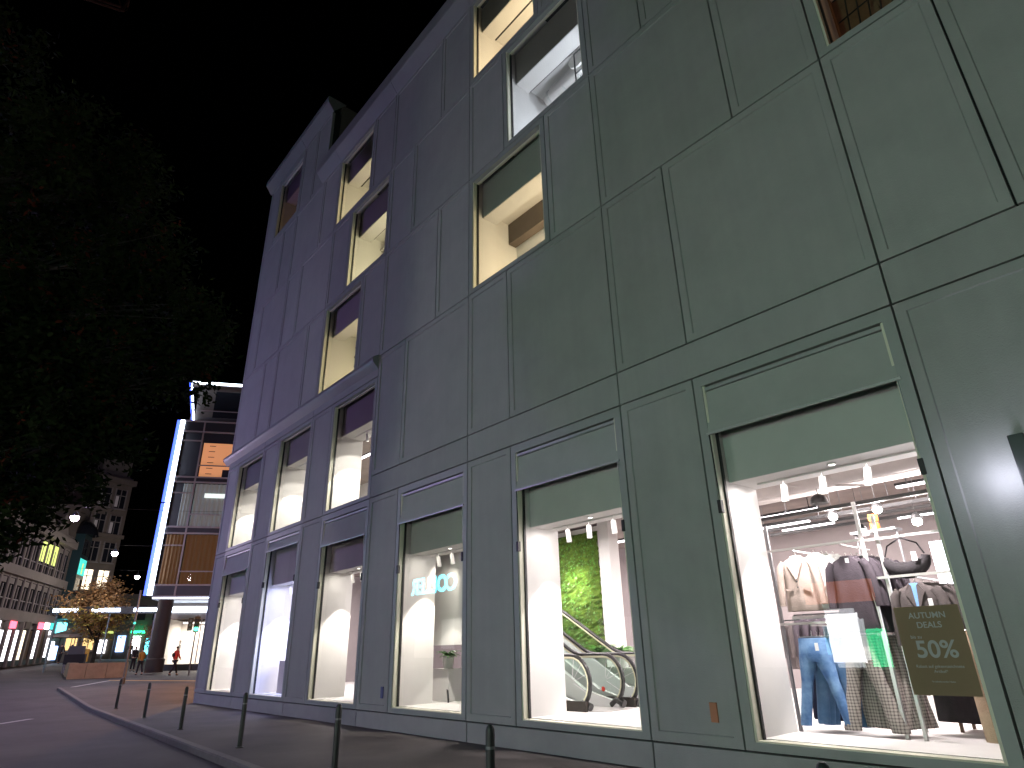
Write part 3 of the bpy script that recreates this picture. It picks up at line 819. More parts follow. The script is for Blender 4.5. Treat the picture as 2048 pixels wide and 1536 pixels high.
b1 = legs('trousers', 'trouser_beige', 'beige trousers hanging at the right end of the display window', 'trousers', 1.16, .15, .0, .10, .11)
b1.location = (-2.52, 9.38, 1.68)
b2 = legs('trousers', 'trouser_brown', 'brown trousers hanging behind the beige trousers', 'trousers', 1.14, .15, .0, .10, .11)
b2.location = (-2.46, 9.5, 1.68); b2['group'] = 'brown trousers behind the beige pair'
row(b2, 4, (-2.42, 9.58, 1.68), .035, .08, 'brown trousers hanging behind the beige trousers', 'brown trousers behind the beige pair')
kn = tshape('sweater', 'knit_orange', 'orange knitted sweater low on a rack beyond the poster', 'sweater', .2, .6, .5)
kn.location = (-2.95, 10.6, 1.35)
dk = tshape('dress', 'leather_black', 'black garment low on the rack behind the poster', 'clothing', .22, .95, .5)
dk.location = (-3.3, 10.5, 1.55); dk['group'] = 'black garments low behind the poster'
row(dk, 4, (-3.15, 10.55, 1.55), .12, .03, 'black garment low on the rack behind the poster', 'black garments low behind the poster')
r2 = empty('floor_rack', (-3.0, 10.5, .455), 'low steel garment rack behind the poster', 'rack')
bar('rail', (-3.7, 10.52, 1.6), (-2.4, 10.6, 1.6), .014, par=r2); bar('leg', (-3.7, 10.52, .456), (-3.7, 10.52, 1.6), .014, par=r2); bar('leg', (-2.4, 10.6, .456), (-2.4, 10.6, 1.6), .014, par=r2)
# racks deeper in the shop
for n, (x, y, o0, lab) in enumerate(((-6.2, 12.6, s, 'dark garment on the rack deep behind the jeans'), (-4.9, 13.6, c2, 'grey coat on the rack deep behind the sweaters'), (-3.6, 12.9, j, 'white jacket on the rack deep behind the coats'), (-7.8, 15.2, ct, 'dark coat with blue shirt far back in the shop'))):
    rr_ = empty('garment_rack', (x + .6, y, .455), 'black garment rack deep in the shop, %s' % ('left one', 'middle one', 'right one', 'farthest one')[n], 'rack')
    bar('rail', (x - .1, y, 2.1), (x + 1.4, y, 2.1), .014, 'black', rr_); bar('leg', (x - .1, y, .456), (x - .1, y, 2.1), .014, 'black', rr_); bar('leg', (x + 1.4, y, .456), (x + 1.4, y, 2.1), .014, 'black', rr_)
    row(o0, 7, (x + .1, y, 2.07), .18, 0, lab, 'clothes on the rack, ' + lab, R(62), .2)
# handbag
hb = empty('handbag', (-3.1, 9.5, 2.43), 'black crescent shoulder bag hanging from the upper rail', 'bag')
q = MB(); pts = []
for i in range(15):
    a = math.pi * i / 14; pts.append((-3.1 - .25 * math.cos(a), 9.5, 2.62 - .17 * math.sin(a)))
q.tube(pts, [.05 + .055 * math.sin(math.pi * i / 14) for i in range(15)], 12); obj('body', q, 'leather_black', hb)
q = MB(); pts = [(-3.34, 9.5, 2.64), (-3.28, 9.5, 2.78), (-3.1, 9.5, 2.87), (-2.92, 9.5, 2.78), (-2.86, 9.5, 2.64)]; q.tube(pts, .011, 6); obj('strap', q, 'leather_black', hb)
q = MB(); q.box(-2.98, -2.92, 9.385, 9.387, 2.55, 2.66); obj('price_tag', q, 'paper_white', hb)
# lit board, orange boxes, stacks, table
q = MB(); q.box(-3.2, -2.2, 10.95, 11.0, .9, 2.95); obj('light_board', q, 'lit_white', label='bright white lit board at the right edge of the display', cat='light board')
for zz in (3.42, 3.57):
    q = MB(); q.box(-4.41, -4.29, 12.2, 12.35, zz, zz + .125); obj('orange_box', q, 'orange_box', label='%s orange box on the shelf behind the rack posts' % ('lower' if zz < 3.5 else 'upper'), cat='box', bevel=.01)
sh = empty('wall_shelf', (-4.4, 12.3, 3.38), 'dark shelf carrying two orange boxes deep in the shop', 'shelf')
q = MB(); q.box(-4.75, -4.0, 12.15, 12.5, 3.38, 3.418); obj('board', q, 'metal_grey', sh)
q = MB(); q.box(-4.73, -4.70, 12.3, 12.33, .456, 3.378); obj('upright', q, 'metal_grey', sh); q = MB(); q.box(-4.05, -4.02, 12.3, 12.33, .456, 3.378); obj('upright', q, 'metal_grey', sh)
tb = empty('display_table', (-2.7, 10.0, .455), 'low dark wooden display table behind the poster', 'table')
q = MB(); q.box(-3.4, -2.3, 10.7, 11.3, .62, .66); obj('tabletop', q, 'wood_brown', tb)
for x in (-3.35, -2.35):
    for y in (10.75, 11.25):
        q = MB(); q.box(x - .02, x + .02, y - .02, y + .02, .456, .618); obj('leg', q, 'wood_brown', tb)
# ceiling services of the shop
for i, (y, z, r, xa, xb, m) in enumerate(((10.15, 3.98, .11, -7.2, 1.2, 'duct'), (11.0, 4.16, .15, -8, 1.2, 'duct'), (12.1, 4.36, .17, -9, 1.2, 'duct'))):
    d = empty('ceiling_duct', ((xa + xb) / 2, y, z), '%s pale round duct under the shop ceiling' % ('nearest', 'thickest', 'farthest')[i], 'duct')
    q = MB(); q.tube([(xa, y, z), (xb, y, z)], r, 18); obj('pipe', q, m, d)
    for k in range(4):
        q = MB(); xx = xa + (xb - xa) * (k + .5) / 4; q.tube([(xx - .03, y, z), (xx + .03, y, z)], r + .012, 18); obj('seam', q, m, d)
d = empty('duct_branch', (-2.6, 10.3, 4.5), 'angled branch duct below the shop ceiling at the right window edge', 'duct')
q = MB(); q.tube([(-3.4, 10.6, 4.05), (-2.9, 10.4, 4.1), (-2.55, 10.6, 3.98), (-2.2, 11.0, 3.8)], .10, 14); obj('pipe', q, 'duct', d)
q = MB(); q.tube([(-4.75, 10.0, 3.98), (-3.6, 10.3, 3.80)], .018, 6); obj('sprinkler_pipe', q, 'duct', label='thin slanting pale pipe under the shop ceiling', cat='pipe')
for i, (y, z) in enumerate(((11.0, 3.66), (12.3, 3.78), (13.4, 3.86), (14.6, 3.95))):
    d = empty('light_track', (-4, y, z), '%s black lighting track hung across the shop' % ('first', 'second', 'third', 'fourth')[i], 'light track')
    q = MB(); q.box(-7.5, 1.0, y - .035, y + .035, z, z + .06); obj('channel', q, 'black', d)
    q = MB()
    for k in ((2,), (0,), (0, 2), (1,))[i]: q.box(-6.6 + 1.9 * k, -5.5 + 1.9 * k, y - .03, y + .03, z - .03, z - .002)
    obj('tube', q, 'tube_glow', d)
    q = MB()
    for k in range(5): q.tube([(-7 + 1.7 * k, y, z + .06), (-7 + 1.7 * k, y, 4.95)], .006, 5)
    obj('wires', q, 'metal_grey', d)
pn = [(-4.88, 11.9, 3.70), (-4.15, 12.0, 3.72), (-3.25, 12.0, 3.74), (-3.62, 12.1, 3.44), (-5.0, 13.4, 3.6)]
for i, (x, y, z) in enumerate(pn):
    d = empty('pendant_lamp', (x, y, z), 'round glowing pendant lamp deep in the shop, %s' % ('leftmost of the near row', 'middle of the near row', 'rightmost of the near row', 'hung lowest of all', 'farthest back on the left')[i], 'lamp')
    q = MB(); q.lathe([(.01, -.07), (.06, -.05), (.08, 0), (.06, .05), (.02, .07)], 12, (x, y, z)); obj('bulb', q, 'globe_glow', d)
    q = MB(); q.lathe([(.10, .04), (.06, .12), (.02, .15)], 14, (x, y, z)); obj('shade', q, 'black', d)
    light('pendant_light', 'POINT', (x + .1, y - .18, z - .22), 55, (1, .90, .88), None, .08)
    q = MB(); q.tube([(x, y, z + .15), (x, y, 4.95)], .005, 5); obj('cord', q, 'black', d)
d = empty('dome_pendant', (-4.55, 10.75, 3.78), 'black dome shaped pendant lamp hanging in the upper left of the right-hand window', 'lamp')
q = MB(); q.lathe([(.14, 0), (.138, .05), (.115, .11), (.07, .15), (.015, .17)], 20, (-4.6, 10.8, 3.75)); obj('shade', q, 'black', d)
q = MB(); q.tube([(-4.6, 10.8, 3.92), (-4.6, 10.8, 4.95)], .006, 5); obj('cord', q, 'black', d)
# poster on the pane
PX0, PX1, PZ0, PZ1 = -2.99, -2.335, 1.05, 1.955
po = empty('sale_poster', (-2.66, 8.375, 1.05), 'brown sale poster reading autumn deals fifty percent behind the right-hand pane', 'poster')
q = MB(); q.box(PX0, PX1, 8.372, 8.376, PZ0, PZ1); obj('sheet', q, 'poster_paper', po)
def text(body, x, z, size, m, par, y, align='CENTER', rot=0, ext=.001, name='lettering', sx=1.0, bold=0.0):
    c = bpy.data.curves.new(name, 'FONT'); c.body = body; c.size = size; c.align_x = align; c.align_y = 'CENTER'; c.extrude = ext; c.offset = bold
    c.materials.append(MATS[m]); o = bpy.data.objects.new(name, c); COL.objects.link(o); o.parent = par
    o.location = Vector((x, y, z)) - worldloc(par); o.rotation_euler = (R(90), 0, rot); o.scale = (sx, 1, 1)
    return tomesh(o)
cx = (PX0 + PX1) / 2
text('AUTUMN', cx, 1.855, .088, 'poster_ink', po, 8.3705, bold=.001); text('DEALS', cx, 1.755, .088, 'poster_ink', po, 8.3705, bold=.001)
text('bis zu', cx - .16, 1.635, .05, 'poster_ink', po, 8.3705)
text('50%', cx + .01, 1.50, .245, 'poster_ink', po, 8.3705, bold=.004)
text('Rabatt auf gekennzeichnete', cx, 1.335, .042, 'poster_ink', po, 8.3705); text('Artikel*', cx, 1.285, .042, 'poster_ink', po, 8.3705)
text('*in teilnehmenden Filialen', cx, 1.185, .022, 'poster_ink', po, 8.3705)

# ---------------------------------------------------------------- escalator window
def escalator(y0, y1, label, xe=-9.45):
    e = empty('escalator', (xe, (y0 + y1) / 2, .455), label, 'escalator')
    cxn, rz_ = xe - .50, .50
    zc = .97
    tl = R(30)
    def railpath():
        P = []
        for i in range(13):
            a = -math.pi / 2 + math.pi * i / 12
            P.append((cxn + rz_ * math.cos(a), zc + rz_ * math.sin(a)))
        P = [(cxn - .35, zc - rz_ - .0)] + P
        xh = cxn - .55; P.append((xh, zc + rz_))
        rc = 1.0
        for i in range(1, 7):
            a = tl * i / 6; P.append((xh - rc * math.sin(a), zc + rz_ + rc * (1 - math.cos(a))))
        x, z = P[-1]; P.append((x - 4.4, z + 4.4 * math.tan(tl) * 1.0))
        return P
    P = railpath()
    for y in (y0, y1):
        q = MB(); q.tube([(x, y, z) for x, z in P], .042, 10); obj('handrail', q, 'escal_black', e)
        q = MB(); q.tube([(cxn + (x - cxn) * (.92 if x > cxn else 1), y - .012, zc + (z - zc) * .925 if x > cxn - .6 else z - .05) for x, z in P], .028, 8); obj('rail_edge', q, 'rail_edge', e)
        # glass panel as strip between path and skirt line
        q = MB(); up = P[1:]
        n = 22; tp = []; bt = []
        for i in range(n + 1):
            xx = cxn + rz_ * .9 - (4.6 + rz_) * i / n
            # top of rail at xx
            if xx > cxn: zt = zc + math.sqrt(max(rz_ ** 2 - (xx - cxn) ** 2, 0)) * .92; zb_ = zc - math.sqrt(max(rz_ ** 2 - (xx - cxn) ** 2, 0)) * .92
            else:
                zt = None
                for (xa, za), (xb, zb) in zip(P[13:], P[14:]):
                    if xb <= xx <= xa: zt = za + (zb - za) * (xa - xx) / max(xa - xb, 1e-6) - .04
                if zt is None: zt = zc + .46
                zb_ = .62 + max(0, (cxn - .5 - xx)) * math.tan(tl)
            tp.append((xx, y, zt)); bt.append((xx, y, zb_))
        q.v = tp + bt
        for i in range(n): q.f.append((i, i + 1, n + 2 + i, n + 1 + i))
        obj('balustrade_glass', q, 'glass_rail', e)
        q = MB()
        yy0, yy1 = y - .05, y + .05
        q.prism([(0, 0), (0, 0), (0, 0)], 0, 0) if False else None
        pl = [(xe - .12, .456), (xe - .12, .56), (cxn - .1, .66), (cxn - .6, .78), (cxn - 5.2, .78 + 4.6 * math.tan(tl)), (cxn - 5.2, .30 + 4.6 * math.tan(tl)), (cxn - 1.1, .456)]
        v = [(x, yy0, z) for x, z in pl] + [(x, yy1, z) for x, z in pl]; m = len(pl)
        q.add(v, [tuple(range(m)), tuple(range(m, 2 * m))[::-1]] + [(i, m + i, m + (i + 1) % m, (i + 1) % m) for i in range(m)])
        fixnormals(obj('skirt', q, 'escal_white', e))
        q = MB(); q.tube([(xe - .35, y, .50), (xe - .2, y, .60), (xe - .02, y, .53)], .075, 10); obj('rail_inlet', q, 'escal_black', e)
        for aa in (20, 50, 80, -25):  # thin white rods drawn for reflections in the newel glass
            q = MB(); a = R(aa); q.tube([(cxn + .05 * math.cos(a), y - .006, zc + .05 * math.sin(a)), (cxn + .45 * math.cos(a), y - .006, zc + .45 * math.sin(a))], .006, 5); obj('reflection_rod', q, 'escal_white', e)
    for i in range(16):
        q = MB(); x = cxn - .3 - .36 * i; z = .47 + max(0, i - 2) * .2
        q.box(x - .36, x, y0 + .06, y1 - .06, z - .18, z); obj('step', q, 'metal_grey', e)
    q = MB(); q.box(cxn - 1.2, xe - .05, y0 - .12, y0 - .055, .456, .64); obj('base_plinth', q, 'bark', e)
    q = MB(); q.box(cxn - .3, xe + .25, y0 + .06, y1 - .06, .456, .468); obj('comb_plate', q, 'escal_steel', e)
    q = MB(); q.tube([(cxn - .02, y1 - .053, .80), (cxn - .02, y1 - .058, .80)], .05, 14); obj('warning_disc', q, 'cloth_red', e)
    return e
escalator(10.1, 11.1, 'nearer escalator with black curved handrails behind the second window')
escalator(11.45, 12.45, 'farther escalator with black curved handrails behind the second window', -9.35)
# moss wall
def mossy(x0, x1, y, z0, z1):
    q = MB(); nx, nz = 26, 60
    for i in range(nx + 1):
        for j in range(nz + 1):
            q.v.append((x0 + (x1 - x0) * i / nx, y - random.uniform(0, .09), z0 + (z1 - z0) * j / nz))
    for i in range(nx):
        for j in range(nz):
            a = i * (nz + 1) + j; q.f.append((a, a + nz + 1, a + nz + 2, a + 1))
    return q
mw = empty('moss_wall', (-13.4, 14, .455), 'green living moss wall behind the escalators', 'moss wall')
obj('moss', mossy(-16.2, -12.42, 14.0, .456, 4.75), 'moss', mw)
q = MB()
for i in range(2600):
    x, z = random.uniform(-16, -12.45), random.uniform(.5, 4.7); s = random.uniform(.03, .07); a = random.uniform(0, 6.3); y = 13.9 - random.uniform(0, .09)
    q.add([(x, y, z), (x + s * math.cos(a), y - s * .6, z + s * math.sin(a)), (x + s * math.cos(a + .9), y - s * .3, z + s * math.sin(a + .9))], [(0, 1, 2)])
obj('tufts', q, 'leaf_fern', mw, kind='stuff')
q = MB(); q.box(-16.3, -12.39, 14.03, 14.3, .456, 4.9); obj('backing', q, 'white_paint', mw)
q = MB(); q.box(-12.35, -11.95, 13.9, 14.3, .456, 5.25); obj('column', q, 'white_paint', label='white column at the right edge of the moss wall', cat='column')
light('spot_light', 'SPOT', (-12.6, 11.3, 4.0), 1300, (1, .96, .80), (-13.35, 14, 3.2), .04, None, 30, .9)
light('spot_light', 'SPOT', (-13.6, 11.2, 4.4), 240, (1, .96, .85), (-14, 14, 2.6), .04, None, 80, .8)
# plants
def fern(x, y, z, label, n=46, s=.55, m='leaf_fern'):
    e = empty('potted_fern', (x, y, z), label, 'plant')
    q = MB(); q.lathe([(.12, 0), (.16, .26), (.15, .27), (.12, .27)], 14, (x, y, z)); obj('pot', q, 'white_paint', e)
    for i in range(n):
        a = random.uniform(0, 6.28); el = random.uniform(.5, 1.3); L = s * random.uniform(.7, 1.2); w_ = random.uniform(.03, .055)
        q = MB(); pts = []
        for k in range(6):
            t = k / 5; rr = L * t * math.cos(el * (1 - .5 * t)); zz = z + .27 + L * (t * math.sin(el) - .55 * t * t)
            pts.append((x + rr * math.cos(a), y + rr * math.sin(a), zz, w_ * math.sin(math.pi * (t * .92 + .04))))
        for (xx, yy, zz, ww) in pts:
            q.v += [(xx - math.sin(a) * ww, yy + math.cos(a) * ww, zz), (xx, yy, zz + ww * .35), (xx + math.sin(a) * ww, yy - math.cos(a) * ww, zz)]
        for k in range(5):
            o = k * 3; q.f += [(o, o + 1, o + 4, o + 3), (o + 1, o + 2, o + 5, o + 4)]
        obj('frond', q, m, e)
    return e
tr = empty('plant_trough', (-11.2, 12.9, .455), 'white plant trough behind the farther escalator', 'planter')
q = MB(); q.box(-12.3, -10.3, 12.7, 13.1, .456, 1.15); obj('box', q, 'white_paint', tr)
fern(-11.0, 12.9, 1.15, 'bushy green fern on the right end of the white trough'); fern(-11.7, 12.9, 1.15, 'bushy green fern on the left end of the white trough', 36)
fern(-14.6, 10.3, 1.2, 'small green plant on the plinth seen through the third window', 26, .4)
q = MB(); q.box(-15.0, -14.3, 10.1, 10.55, .456, 1.2); obj('display_plinth', q, 'white_paint', label='white display plinth seen through the third window', cat='plinth')
sl = empty('stair_rail', (-15, 10.4, .455), 'black slanting handrail at the third window', 'handrail')
q = MB(); q.tube([(-15.3, 10.7, 1.25), (-14.0, 9.9, .52)], .025, 8); obj('rail', q, 'escal_black', sl)
q = MB(); q.tube([(-15.3, 10.7, 1.25), (-15.3, 10.7, .456)], .02, 8); q.tube([(-14.0, 9.9, .52), (-14.0, 9.9, .456)], .02, 8); obj('post', q, 'escal_black', sl)
light('partition_fill', 'SPOT', (-13.2, 9.36, 3.7), 30, (1, .93, .80), (-14.8, 9.75, 2.2), .05, None, 80, .5)  # spot added without a fixture to brighten the partition
q = MB(); q.box(-16.4, -12.6, 9.75, 9.85, 1.75, 4.9); obj('partition', q, 'white_paint', label='white partition wall inside the third window', cat='partition')
# second part of the shop interior
for i, (x, y, m, t) in enumerate(((-17.6, 11.0, 'leaf_fern', 'green plant wall strip inside the fourth window'),)):
    q = mossy(x - .5, x + .3, y, 2.3, 3.3); obj('moss_strip', q, 'moss', label=t, cat='moss wall')
lb = empty('light_column', (-20.6, 9.0, .49), 'tall bluish white light column in the bluish lit window', 'light column')
q = MB(); q.box(-20.3, -20.08, 9.0, 9.2, .52, 3.25); obj('lit_box', q, 'box_blue', lb)
q = MB(); q.box(-20.33, -20.05, 8.97, 9.23, .49, .518); obj('base', q, 'white_paint', lb)
light('glow', 'POINT', (-20.6, 8.95, 1.8), 80, (.35, .42, 1), None, .1)
q = MB(); q.box(-22.1, -21.3, 8.85, 9.2, .49, 1.45); obj('display_plinth', q, 'white_paint', label='grey white display plinth in the bluish lit window', cat='plinth', bevel=.01)
q = MB(); q.box(-26.6, -25.9, 9.0, 9.25, 1.9, 2.5); lo = obj('light_shelf', q, 'lit_white', label='white glowing shelf box in the window at the far corner', cat='shelf')
q = MB(); q.box(-26.62, -26.55, 9.26, 9.3, .49, 2.5); 
# wall light at the right picture edge
wl = empty('wall_light', (-1.32, FY, 2.6), 'black box shaped wall light on the panel right of the clothes window', 'wall light')
q = MB(); q.box(-1.37, -1.23, FY - .18, FY + .0, 2.55, 3.55); obj('housing', q, 'black', wl, bevel=.008)
q = MB(); q.box(-1.228, -1.222, FY - .15, FY - .03, 2.6, 3.42); obj('lens', q, 'lit_white', wl)
light('wall_lamp', 'POINT', (-1.12, FY - .16, 2.95), 16, (.80, .80, 1), None, .03)
light('wall_lamp', 'POINT', (-1.50, FY - .28, 3.15), 9, (.80, .80, 1), None, .12)

# ---------------------------------------------------------------- bollards
def make_bollard():
    e = empty('street_bollard', (0, 0, 0), 'x', 'bollard', 'black bollards along the footpath')
    q = MB(); q.lathe([(.045, 0), (.045, .86), (.043, .90), (.034, .93), (.018, .945)], 18); obj('post', q, 'bollard_paint', e, local=True)
    q = MB(); q.lathe([(.075, 0), (.075, .012), (.05, .02)], 18); obj('base_ring', q, 'bollard_paint', e, local=True)
    q = MB(); q.lathe([(.0465, .74), (.0465, .765)], 18); obj('band', q, 'metal_grey', e, local=True)
    return e
B0 = make_bollard()
bl = [(-28.2, 5.55, 'black bollard at the far end of the footpath, the most distant one'), (-22.9, 5.29, 'second most distant black bollard on the footpath'), (-18.4, 5.10, 'black bollard in front of the corner window edge, third most distant'), (-13.85, 4.95, 'black bollard before the bluish lit window'),
      (-9.28, 4.66, 'black bollard below the wall between the third and fourth windows'), (-5.34, 4.27, 'black bollard nearest to the escalator window, cut by the bottom of the picture'), (-2.1, 4.21, 'black bollard of which only the shiny tip shows below the clothes window')]
for i, (x, y, lab) in enumerate(bl):
    if i == 0: B0.location = (x, y, 0); B0['label'] = lab
    else: dup(B0, (x, y, 0), 0, lab)

# ---------------------------------------------------------------- corner building with the light strip
class Frame:
    """local facade frame: s along the facade, o outward, z up"""
    def __init__(f, ox, oy, dx, dy):
        L = math.hypot(dx, dy); f.o = (ox, oy); f.d = (dx / L, dy / L); f.n = (f.d[1], -f.d[0])
    def p(f, s, o, z): return (f.o[0] + f.d[0] * s + f.n[0] * o, f.o[1] + f.d[1] * s + f.n[1] * o, z)
    def box(f, q, s0, s1, o0, o1, z0, z1):
        P = f.p
        return q.add([P(s0, o1, z0), P(s1, o1, z0), P(s1, o0, z0), P(s0, o0, z0), P(s0, o1, z1), P(s1, o1, z1), P(s1, o0, z1), P(s0, o0, z1)],
                     [(0, 3, 2, 1), (4, 5, 6, 7), (0, 1, 5, 4), (1, 2, 6, 5), (2, 3, 7, 6), (3, 0, 4, 7)])
LF = Frame(-55.7, 11.9, .45, .89)      # normal (.89,-.45): towards the camera
def fbox(fr, name, m, par, *b, **kw):
    q = MB()
    for t in (b if isinstance(b[0], (tuple, list)) else [b]): fr.box(q, *t)
    return fixnormals(obj(name, q, m, par, **kw))
led = empty('corner_building', LF.p(5, -5, gz(-53)), 'dark glass corner building outlined by a bright blue white light strip', 'building')
W = 11.0
fbox(LF, 'body', 'mullion_dark', led, 0, W, -9, -.55, 5.95, 20.0)
fbox(LF, 'side_wall', 'mullion_dark', led, -.06, -.005, -9, -.10, 5.95, 20.0)
zs = [5.92, 6.76, 10.68, 11.18, 14.8, 15.22, 19.12, 20.04]
for a, b in ((5.94, 6.72), (10.72, 11.14), (14.84, 15.18), (19.16, 20.0)):
    fbox(LF, 'spandrel', 'mullion_dark', led, .02, W, -.5, -.02, a, b)
for z in zs: fbox(LF, 'transom', 'mullion', led, .02, W, -.02, .07, z - .06, z + .06)
mull = [1.55, 4.7, 7.8]
for s in mull:
    fbox(LF, 'mullion', 'mullion', led, s - .06, s + .06, -.02, .06, 5.99, 20.0)
for (z, b) in ((9.74, 1.49), (13.9, 1.49), (18.32, 1.49)): fbox(LF, 'transom', 'mullion', led, .1, b, -.02, .055, z - .05, z + .05)
# panes with what stands behind them
def curtain(name, m, s0, s1, z0, z1, n=40):
    q = MB()
    for i in range(n + 1):
        s = s0 + (s1 - s0) * i / n; o = -.34 + .05 * math.sin(i * 1.35) + random.uniform(-.01, .01)
        q.v += [LF.p(s, o, z0), LF.p(s, o, z1)]
    for i in range(n): q.f.append((2 * i, 2 * i + 2, 2 * i + 3, 2 * i + 1))
    return obj(name, q, m, led)
floors = [(6.82, 10.62), (11.24, 14.74), (15.28, 19.06)]
for fi, (a, b) in enumerate(floors):
    edges = [0.1] + mull + [W]
    for s0, s1 in zip(edges, edges[1:]):
        q = MB(); q.add([LF.p(s0 + .06, -.01, a), LF.p(s1 - .06, -.01, a), LF.p(s1 - .06, -.01, b), LF.p(s0 + .06, -.01, b)], [(0, 1, 2, 3)])
        w_ = obj('window', q, 'glass_far', led)
        if s0 > 1:
            hz = a + .95
            if fi < 2 or True:
                q = MB(); LF.box(q, s0 + .06, s1 - .06, -.02, .05, hz - .045, hz + .045); LF.box(q, s1 - .45, s1 - .37, -.02, .05, a, hz - .046)
                fixnormals(obj('hopper_frame', q, 'mullion', w_))
    if fi == 0:
        curtain('curtain', 'curtain_brown_glow', .15, 1.5, a, b, 24); curtain('curtain', 'curtain_brown_glow', 1.6, W, a, b, 120)
    elif fi == 1:
        curtain('curtain', 'curtain_grey_glow', .7, 1.4, a, b, 14); curtain('curtain', 'curtain_grey_glow', 1.6, W, a, b, 120)
        fbox(LF, 'ceiling_lamp', 'lit_soft', led, 2.4, 4.6, -.26, -.22, 13.6, 13.95)
    else:
        fbox(LF, 'lit_room', 'room_orange', led, 1.62, 4.64, -.54, -.50, a, b - .75)
        for k in range(6): fbox(LF, 'room_lamp', 'mullion_dark', led, 2.1, 2.6, -.49, -.47, a + .35 + .48 * k, a + .40 + .48 * k)
        fbox(LF, 'room_furniture', 'cloth_dark', led, 3.4, 4.2, -.49, -.44, a + .05, a + .75)
# light strip up the corner, penthouse strips; their blue halo is built as glowing fins
fbox(LF, 'light_strip', 'led_core', led, (-.34, -.02, .0, .10, 6.0, 13.0), (-.34, -.02, .0, .10, 13.12, 20.05))
fbox(LF, 'blue_halo', 'halo_blue', led, (-.62, -.345, -.04, .04, 6.0, 13.0), (-.62, -.345, -.04, .04, 13.12, 20.05))
ph = LF.p(.45, -.35, 0)
fbox(LF, 'penthouse', 'stone_dark', led, (.5, W, -8, -.5, 20.06, 23.4))
fbox(LF, 'penthouse_glass', 'window_dark', led, (1.9, W, -.498, -.45, 20.6, 23.0))
fbox(LF, 'penthouse_rail', 'mullion', led, (.3, W, -.05, 0.0, 21.0, 21.07), (.3, .36, -.05, 0.0, 20.06, 21.0), (4.0, 4.06, -.05, 0.0, 20.06, 21.0))
fbox(LF, 'penthouse_roof', 'stone_dark', led, (-.1, W, -8.2, -.1, 23.42, 23.62))
fbox(LF, 'roof_strip', 'led_core', led, (-.1, 5.2, -.095, 0.02, 23.48, 23.66))
q = MB(); a = LF.p(.52, -.42, 20.08); b = LF.p(-.12, -.12, 23.6)
q.tube([a, b], .075, 8); obj('penthouse_strip', q, 'led_core', led)
q = MB(); a2 = LF.p(.40, -.38, 20.08); b2 = LF.p(-.24, -.12, 23.6); q.tube([a2, b2], .07, 8); obj('blue_halo', q, 'halo_blue', led)
light('strip_light', 'AREA', LF.p(-.3, .6, 13), 260, (.35, .45, 1), LF.p(-.3 + 3, 8, 10), .3, 12)
# underside canopy and recessed shop
fbox(LF, 'soffit', 'cap_metal', led, (0, W, -9, -.03, 5.72, 5.90))
fbox(LF, 'soffit_edge', 'led_core', led, (.05, W, -.028, .04, 5.80, 5.86))
fbox(LF, 'fascia', 'stone_light', led, (.3, W, -4.4, -4.1, 4.5, 5.7))
fbox(LF, 'fascia_strip', 'led_core', led, (.4, 7.5, -4.09, -4.0, 5.02, 5.42))
cn = empty('canopy', LF.p(-4, -4.2, gz(-57)), 'thin canopy beam carrying three bright white light strips left of the dark pillar', 'canopy')
fbox(LF, 'beam', 'mullion_dark', cn, (-8.2, .2, -4.3, -4.1, 4.95, 5.5))
for s0, s1 in ((-7.9, -6.2), (-5.2, -3.2), (-2.2, -.2)): fbox(LF, 'light_strip', 'led_core', cn, (s0, s1, -4.09, -4.0, 5.10, 5.36))
for s0 in (-7.6, -3.9, -.6): fbox(LF, 'post', 'metal_grey', cn, (s0 - .05, s0 + .05, -4.25, -4.15, .6, 4.948))
fbox(LF, 'shop_back', 'white_paint', led, (.6, W, -8.4, -8.3, .7, 4.5))
fbox(LF, 'shop_base', 'mullion_dark', led, (.6, W, -4.3, -4.15, .6, 1.15))
fbox(LF, 'shop_floor', 'white_floor', led, (.6, W, -8.3, -4.31, .9, 1.12))
fbox(LF, 'shop_side', 'white_paint', led, (.5, .6, -8.4, -4.15, .6, 4.5))
q = MB(); q.add([LF.p(.62, -4.2, 1.16), LF.p(W, -4.2, 1.16), LF.p(W, -4.2, 4.49), LF.p(.62, -4.2, 4.49)], [(0, 1, 2, 3)]); sw = obj('shop_window', q, 'glass', led)
fbox(LF, 'window_bar', 'mullion', sw, (2.9, 2.98, -4.19, -4.1, 1.16, 4.49)); fbox(LF, 'window_bar', 'mullion', sw, (6.0, 6.08, -4.19, -4.1, 1.16, 4.49))
fbox(LF, 'shop_lamp', 'lit_white', led, (1.2, 4.4, -6.2, -5.8, 4.25, 4.3))
light('shop_light', 'AREA', LF.p(3, -6.2, 4.2), 330, (1, .88, .74), LF.p(3, -6.2, 0), 4, 2)
